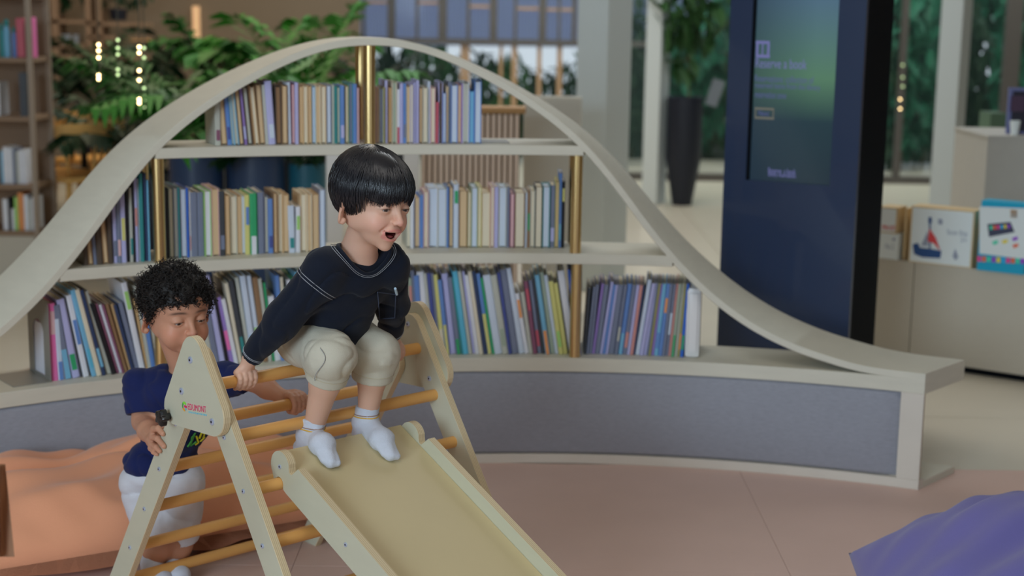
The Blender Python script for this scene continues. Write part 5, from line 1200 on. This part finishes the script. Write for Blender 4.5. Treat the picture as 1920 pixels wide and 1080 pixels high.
def palm(name, label, x, y, pot, poth, potr, nf, L, m, zs=0, leafw=.014, spread=1.0, seed=1, group='potted palms', fan=(0, 360)):
    rn = random.Random(seed); t = thing(name, label, 'plant', group, loc=(x, y, FZ))
    if poth:
        b = NB(); lathe(b, [(0, 0), (potr*.8, 0), (potr, poth*.3), (potr, poth), (potr*.92, poth), (potr*.9, poth-.04), (0, poth-.04)], (0, 0, 0), 28); po = obj('pot', b, pot, t, smooth=True, ang=40)
        b = NB(); lathe(b, [(0, 0), (potr*.9, 0), (0, .012)], (0, 0, poth-.04), 20); obj('soil', b, M_soil, t)
    for k in range(nf):
        az = math.radians(fan[0]+(fan[1]-fan[0])*(k+rn.random()*.6)/nf); el = rn.uniform(.7, 1.4)
        b = NB(); frond_bm(b, (0.02*math.cos(az), .02*math.sin(az), poth-.03+zs), (math.cos(az)*spread, math.sin(az)*spread, el*1.3), L*rn.uniform(.75, 1.1), rn.uniform(.25, .6), w=leafw, rn=rn); obj('frond', b, m, t)
    return t
def P_(px, py, Y): p = ony(px, py, Y); return p.x, p.y
for k, (px, Y, pot, ph, pr, nf, L, m, sd, lab) in enumerate((
    (369, 7.3, M_pot, .72, .135, 13, .95, GR[0], 1, 'palm in a dark blue planter nearest the first brass pole'),
    (480, 7.3, M_pot, .72, .142, 13, 1.15, GR[2], 5, 'tall palm in the middle dark blue planter'),
    (576, 7.35, M_pot2, .665, .094, 9, .62, GR[1], 9, 'small palm in the petrol blue planter'))):
    x, y = P_(px, 300, Y); palm('potted_palm', lab, x, y, pot, ph, pr, nf+6, L, m, seed=sd, leafw=.022)
x, y = P_(200, 300, 9.9); palm('potted_palm', 'dark leafy palm behind the wooden chairs', x, y, M_pot3, .75, .16, 20, 1.1, GR[1], seed=21, leafw=.03)
x, y = P_(285, 300, 8.4); palm('potted_palm', 'tall dark palm before the taupe wall', x, y, M_pot3, .5, .16, 14, 1.1, GR[1], seed=31, leafw=.03)
x, y = P_(560, 300, 9.0); palm('potted_palm', 'bright green palm rising beside the upper windows', x, y, M_pot3, .7, .18, 9, 1.25, GR[2], seed=41, leafw=.034, spread=.5)
x, y = P_(440, 300, 9.4); palm('potted_palm', 'arching green palm high above the bookcase arch', x, y, M_pot3, .7, .18, 9, 1.15, GR[0], seed=47, leafw=.034, spread=.6)
x, y = P_(715, 300, 11.6); palm('spiky_plant', 'dark spiky plant standing before the window wall', x, y, M_pot3, .7, .22, 16, .8, mat('dark spiky leaf', A(36, 44, 40, .5), .6), seed=51, leafw=.02)
# tall dark vase with big leaves, right of the columns
def leafy(name, label, x, y, zb_, nl, rx, ry, rz, m, seed, size=.09, cat='plant', group=None, trunk=None, z0=None):
    rn = random.Random(seed); t = thing(name, label, cat, group, loc=(x, y, 0)); b = NB()
    for k in range(nl):
        while True:
            q = Vector((rn.uniform(-1, 1), rn.uniform(-1, 1), rn.uniform(-1, 1)))
            if q.length < 1: break
        c = Vector((q.x*rx, q.y*ry, zb_+q.z*rz)); n_ = Vector((rn.uniform(-1, 1), rn.uniform(-1, .2), rn.uniform(-.2, 1))).normalized(); X, Y = frame(n_); s_ = size*rn.uniform(.6, 1.3)
        v = [b.verts.new(c+X*s_*a+Y*s_*c2+n_*s_*c3) for a, c2, c3 in ((0, -1, -.1), (.38, -.3, .04), (.3, .45, .04), (0, 1, -.16), (-.3, .45, .04), (-.38, -.3, .04))]
        b.faces.new((v[0], v[1], v[2], v[3])); b.faces.new((v[0], v[3], v[4], v[5]))
    obj('foliage', b, m, t)['kind'] = 'stuff'
    if trunk: b = NB(); tube(b, [(0, 0, FZ if z0 is None else z0), (.03, .02, zb_*.5), (-.01, 0, zb_)], [trunk, trunk*.8, trunk*.5], 8); obj('stem', b, M_stem, t)
    return t
x, y = P_(1281, 300, 11.2); t = leafy('vase_plant', 'broad leaved plant in a tall black tapered vase', x, y, 1.55, 130, .26, .2, .62, mat('dusky green', A(34, 62, 30, .5), .5, noise=.4, nscale=4), 61, .12, trunk=.012, z0=.7); b = NB()
lathe(b, [(0, FZ), (.075, FZ), (.135, .35), (.135, .80), (.11, .80), (.1, .74), (0, .74)], (0, 0, 0), 28); obj('vase', b, M_pot3, t, smooth=True, ang=40)
b = NB(); bx(b, (-.04, -.02, .86), (.09, .02, .2), Matrix.Rotation(.3, 4, 'Y')); obj('leaf_sheath', b, mat('pale sheath', A(86, 92, 98), .5), t)
# garden outside: shrubs and trees one by one
gsp = []
rn = random.Random(11)
for k in range(15): gsp.append((-3.2+k*.46+rn.uniform(-.1, .1), 15.0+rn.uniform(0, 1.2), .48+rn.uniform(-.12, .16), 280, .36, .4, .6, 3 if k % 2 else 1, .09))
for k in range(17): gsp.append((1.2+k*.36+rn.uniform(-.1, .1), 14.0+rn.uniform(0, 1.2), .8+rn.uniform(-.1, .25), 420, .36, .4, .85, 4 if k % 3 else 1, .12))
gd = ['rounded', 'loose', 'dense', 'low', 'tall']
adj = ['bushy', 'feathery', 'dense', 'ragged', 'low', 'arching', 'broad', 'thin']
for k, (x, y, zc_, nl, rx, ry, rz, gi, sz) in enumerate(gsp):
    side = 'behind the timber posts' if k < 15 else 'behind the glass wall'
    kk = k if k < 15 else k-15
    leafy('garden_shrub', '%s green garden shrub, %s from the left %s' % (adj[k % 8], ordw(kk+1), side), x, y, zc_, nl, rx, ry, rz, GR[gi], 100+k, sz, 'shrub', 'garden shrubs outside', trunk=.02, z0=-.03)
tsp = [(-2.4, 17.2, 2.2, .9), (-.9, 18, 2.4, 1.0), (.9, 17.4, 2.1, .8), (2.2, 16.6, 2.2, 1.0), (3.1, 16.2, 1.7, .8), (3.9, 16.9, 2.2, 1.0), (4.7, 16.3, 1.9, .9), (5.4, 17, 2.3, 1.1), (2.7, 18.2, 1.4, .9), (4.3, 18.5, 1.3, 1.1), (6.2, 17.2, 1.6, 1.0)]
for k, (x, y, zc_, r) in enumerate(tsp):
    leafy('garden_tree', 'leafy garden tree outside, %s from the left end of the garden' % ordw(k+1), x, y, zc_, 620, r, r*.8, r*.95, GR[3 if k % 2 else 4], 300+k, .17, 'tree', 'garden trees outside', trunk=.07, z0=-.03)
# pale wall at the garden's end, seen low through the gaps
# ------------------------------------------------------------------ wooden chairs, table (left background)
M_rat = mat('honey bentwood', A(176, 136, 78), .5, noise=.1, nscale=10); M_tab = mat('white table top', A(150, 150, 156), .4)
def chair(label, x, y, rz, hs=.50):
    t = thing('bentwood_chair', label, 'chair', 'bentwood chairs in the cafe corner', loc=(x, y, FZ), rotz=rz)
    b = NB(); bx(b, (0, 0, hs), (.36, .36, .03), bev=.012); obj('seat', b, M_rat, t)
    for sx, sy in ((-1, -1), (1, -1), (-1, 1), (1, 1)):
        b = NB(); tube(b, [(sx*.15, sy*.15, hs), (sx*.19, sy*.18, 0)], .016, 10); obj('leg', b, M_rat, t, smooth=True)
    b = NB(); R = .21; seg = 20; ring = []
    for k in range(seg+1):
        a = math.radians(-20+220*k/seg); ring.append([b.verts.new((R*math.cos(a)*s_, R*math.sin(a)*s_*.9, hs+z)) for s_, z in ((1, .14+.06*math.sin(PI*k/seg)), (1.08, .28+.02*math.sin(PI*k/seg)), (1.05, .28+.02*math.sin(PI*k/seg)), (.96, .14+.06*math.sin(PI*k/seg)))])
    for k in range(seg):
        for q in range(4): b.faces.new((ring[k][q], ring[k+1][q], ring[k+1][(q+1) % 4], ring[k][(q+1) % 4]))
    b.faces.new(ring[0]); b.faces.new(ring[-1][::-1]); obj('backrest', b, M_rat, t, smooth=True, ang=40)
    for a in (0, 45, 90, 135, 180):
        a = math.radians(a); b = NB(); tube(b, [(.16*math.cos(a), .15*math.sin(a), hs), (R*math.cos(a), R*.9*math.sin(a), hs+.17)], .009, 8); obj('back_spindle', b, M_rat, t, smooth=True)
    b = NB(); tube(b, [(.16*math.cos(2*PI*k/24), .16*math.sin(2*PI*k/24), .2) for k in range(25)], .008, 6, caps=False); obj('footrest_ring', b, M_rat, t, smooth=True)
    return t
for px, Y, rz, lab in ((82, 8.3, .9, 'bentwood chair nearest the tall bookshelf post'), (138, 8.1, -2.2, 'bentwood chair pushed to the white table from the front'), (175, 9.0, 2.6, 'bentwood chair on the far side of the white table')):
    x, y = P_(px, 300, Y); chair(lab, x, y, rz, .5)
x, y = P_(158, 300, 8.65); t = thing('cafe_table', 'small round white cafe table between the bentwood chairs', 'table', loc=(x, y, FZ))
b = NB(); lathe(b, [(0, .71), (.2, .71), (.2, .73), (0, .73)], n=32); obj('table_top', b, M_tab, t, smooth=True, ang=40); b = NB(); tube(b, [(0, 0, .02), (0, 0, .71)], .02, 12); obj('leg', b, M_blk, t); b = NB(); lathe(b, [(0, 0), (.16, 0), (.16, .015), (0, .03)], n=24); obj('base', b, M_blk, t)
# ------------------------------------------------------------------ tall bookshelf, left
M_tsh = mat('brown shelf board', A(108, 88, 70, .5), .6); M_tpo = mat('slim bronze post', A(118, 104, 90, .5), .4)
YS = 7.6; ts = thing('tall_bookshelf', 'tall brown open bookshelf beside the cafe corner', 'bookshelf')
xL = ony(-60, 300, YS).x; xR = ony(66, 300, YS).x; ZL = [ony(30, py, YS).z for py in (432, 345, 218, 108)]; ZL = ZL+[ZL[-1]+.32]
for k, z in enumerate(ZL): b = NB(); bx(b, ((xL+xR)/2, YS+.12, z-.012), (xR-xL, .3, .024)); obj('shelf', b, M_tsh, ts)
b = NB(); bx(b, ((xL+xR)/2, YS+.12, (ZL[0]+FZ)/2-.012), (xR-xL, .28, ZL[0]-FZ-.03)); obj('base_cabinet', b, M_cab, ts)
for yy in (YS-.03, YS+.27): b = NB(); bx(b, (xR+.005, yy, 1.1), (.024, .024, 2.2)); obj('post', b, M_tpo, ts)
b = NB(); bx(b, ((xL+xR)/2, YS+.28, 1.1), (xR-xL, .012, 2.2)); obj('back_panel', b, M_tsh, ts)
bk = [(0, 'W', 60, 24), (0, 'l', 64, 12), (0, 'O', 68, 12), (0, 'W', 66, 16), (0, 'g', 60, 8), (0, 'W', 62, 10)]
def shelf_books(z, items, px, where, grp):
    for k, (c_, hpx, wpx) in enumerate(items):
        p = ony(px, 300, YS); q = ony(px+wpx, 300, YS); h = hpx/CAM_F*YS*1.02; w_ = q.x-p.x-.001
        make_book(w_, h, .14, c_, c_, False, None, '%s book, %s from the picture edge %s' % (COL[c_][0], ordw(k+1), where), grp, Vector(((p.x+q.x)/2, YS, z+.0005)), 0, 0); px += wpx
shelf_books(ZL[0], [('W', 58, 10), ('k', 60, 6), ('W', 40, 6), ('l', 62, 7), ('O', 70, 6), ('O', 70, 5), ('W', 66, 9), ('g', 58, 5), ('W', 62, 7)], 0, 'on the bottom board of the tall bookshelf', 'books on the tall bookshelf')
shelf_books(ZL[1], [('a', 60, 5), ('W', 68, 10), ('W', 66, 8), ('s', 64, 6), ('g', 60, 5), ('W', 62, 9), ('W', 58, 6)], 0, 'on the second board of the tall bookshelf', 'books on the tall bookshelf')
shelf_books(ZL[2], [('W', 62, 5)], 0, 'on the third board of the tall bookshelf', 'books on the tall bookshelf')
p = ony(46, 215, YS); b = NB(); bx(b, (p.x, YS+.05, ZL[2]+.11), (.035, .12, .22)); tag(obj('album', b, cmat('q')), 'dark upright album leaning beside the bookshelf post', 'album')
for k, (px, hp, wp, c_, lab) in enumerate(((2, 62, 9, 'T', 'dark teal bottle at the picture edge of the toy shelf'), (12, 70, 12, 'a', 'round headed blue bottle on the toy shelf'), (26, 56, 9, 'b', 'slim blue bottle on the toy shelf'))):
    p = ony(px, 105, YS); h = hp/CAM_F*YS; r = wp/2/CAM_F*YS; t = thing('drink_bottle', lab, 'bottle', 'bottles on the toy shelf', loc=(p.x, YS+.02, ZL[3]+.0005)); b = NB(); lathe(b, [(0, 0), (r, 0), (r, h*.7), (r*.7, h*.8), (r*.7, h*.82), (0, h*.82)], n=16); obj('bottle_body', b, cmat(c_), t, smooth=True, ang=40)
    b = NB(); lathe(b, [(0, 0), (r*.75, 0), (r*.8, h*.1), (r*.5, h*.18), (0, h*.18)], (0, 0, h*.82), 16); obj('cap', b, cmat('T'), t, smooth=True)
for px, hp, wp, c_, lab in ((33, 72, 15, 'r', 'tall red box on the toy shelf'), (54, 74, 11, 'M', 'tall pink box with a pale patch beside the shelf post')):
    p = ony(px, 105, YS); h = hp/CAM_F*YS; w_ = wp/CAM_F*YS; t = thing('tall_box', lab, 'box', 'tall boxes on the toy shelf', loc=(p.x+w_/2, YS+.02, ZL[3]+.0005)); b = NB(); bx(b, (0, 0, h/2), (w_, .06, h), bev=.004); obj('carton', b, cmat(c_), t); b = NB(); bx(b, (0, -.0305, h*.68), (w_*.7, .002, h*.26)); obj('printed_patch', b, cmat('p' if c_ == 'M' else 'r'), t)
# wall shelf grid further back
YK = 11.9; wg = thing('wall_shelf', 'brown grid shelf with plants on the taupe wall', 'shelf')
def wb(px0, px1, py0, py1, d=.22, m=M_tsh, nm='board'):
    p = ony(px0, py1, YK); q = ony(px1, py0, YK); b = NB(); bx(b, ((p.x+q.x)/2, YK+d/2, (p.z+q.z)/2), (q.x-p.x, d, q.z-p.z)); return obj(nm, b, m, wg)
for px in (78, 100, 162, 182): wb(px, px+5, -60, 150 if px < 160 else 90, nm='upright')
for (a_, c_, y_) in ((70, 165, 38), (70, 165, 83), (165, 275, 43), (66, 280, 106), (165, 275, 68)): wb(a_, c_, y_, y_+5, nm='shelf')
for px, lab, sz in ((105, 'dark potted plant on the wall shelf beside its upright', 10), (222, 'bushy potted plant on the wall shelf end', 26)):
    p = ony(px, 38, YK+.1); t = leafy('shelf_plant', lab, p.x, p.y, p.z+.16, 60, .012*sz, .08, .09, GR[1], int(px), .06, 'plant', 'plants on the wall shelf'); b = NB(); lathe(b, [(0, 0), (.035+sz*.001, 0), (.05+sz*.001, .09), (0, .09)], (0, 0, p.z), 16); obj('pot', b, M_pot3, t, smooth=True, ang=40)
for k, px in enumerate((118, 128, 143)):
    p = ony(px, 83, YK+.1); t = thing('drinking_glass', 'drinking glass on the wall shelf, %s from the upright' % ordw(k+1), 'glass', 'glasses on the wall shelf', loc=(p.x, p.y, p.z+.001)); b = NB(); lathe(b, [(0, 0), (.022, 0), (.026, .075), (.023, .075), (.019, .006), (0, .006)], n=14); obj('glass_body', b, mat('tumbler', A(150, 160, 170), .1, alpha=.5), t, smooth=True, ang=40)
# warm hanging string lamps (bulbs) and a warm wall light
M_bulb = mat('warm bulb', (.9, .8, .5), .4, emit=(1.0, .72, .34), es=9); M_bulb2 = mat('pale bulb', (.7, .9, .5), .4, emit=(.55, .75, .35), es=2.0); M_cord = mat('lamp cord', A(60, 56, 44), .6)
def string(px, Y, pys, m, lab, r=.007, top=-80):
    p0 = ony(px, 100, Y); t = thing('string_light', lab, 'lamp', 'hanging string lights'); z1 = 4.03
    b = NB(); tube(b, [(p0.x, p0.y, z1), (p0.x, p0.y, ony(px, pys[-1], Y).z)], .0025, 5); obj('cord', b, M_cord, t)
    for py in pys:
        p = ony(px, py, Y); b = NB(); bmesh.ops.create_icosphere(b, subdivisions=2, radius=r, matrix=Matrix.Translation(p+Vector((0, -.009, 0)))); obj('bulb', b, m, t, smooth=True)
string(186, 6.7, (84, 95, 108, 141, 148), M_bulb, 'warm hanging light string above the wooden chairs')
string(222, 6.8, (75, 90, 102, 130, 140), M_bulb2, 'greenish hanging light string before the palms')
string(262, 6.6, (88, 99, 132, 150, 186, 193), M_bulb, 'bright warm hanging light string nearest the arch')
string(271, 6.9, (90, 108, 165, 176, 188, 200), M_bulb2, 'dim hanging light string behind the bright one')
string(1692, 11.5, (122, 145, 162), M_bulb2, 'small hanging light string before the garden glass')
string(1687, 11.3, (186, 204), M_bulb, 'low hanging light string before the garden glass', .006)
p = ony(369, 60, 12.5); b = NB(); bx(b, (p.x, 12.49, p.z), (.055, .04, .42)); tag(obj('wall_light', b, mat('wall light', A(190, 150, 110), .5, emit=lin((165, 130, 100)), es=.8)), 'slim upright warm lit wall light on the taupe wall', 'lamp')
p = ony(257, 73, 11.9); b = NB(); bx(b, (p.x, 12.0, p.z), (.14, .1, .025)); obj('shelf_light', b, mat('shelf light', A(190, 140, 80), .5, emit=lin((170, 125, 70)), es=.8), wg)
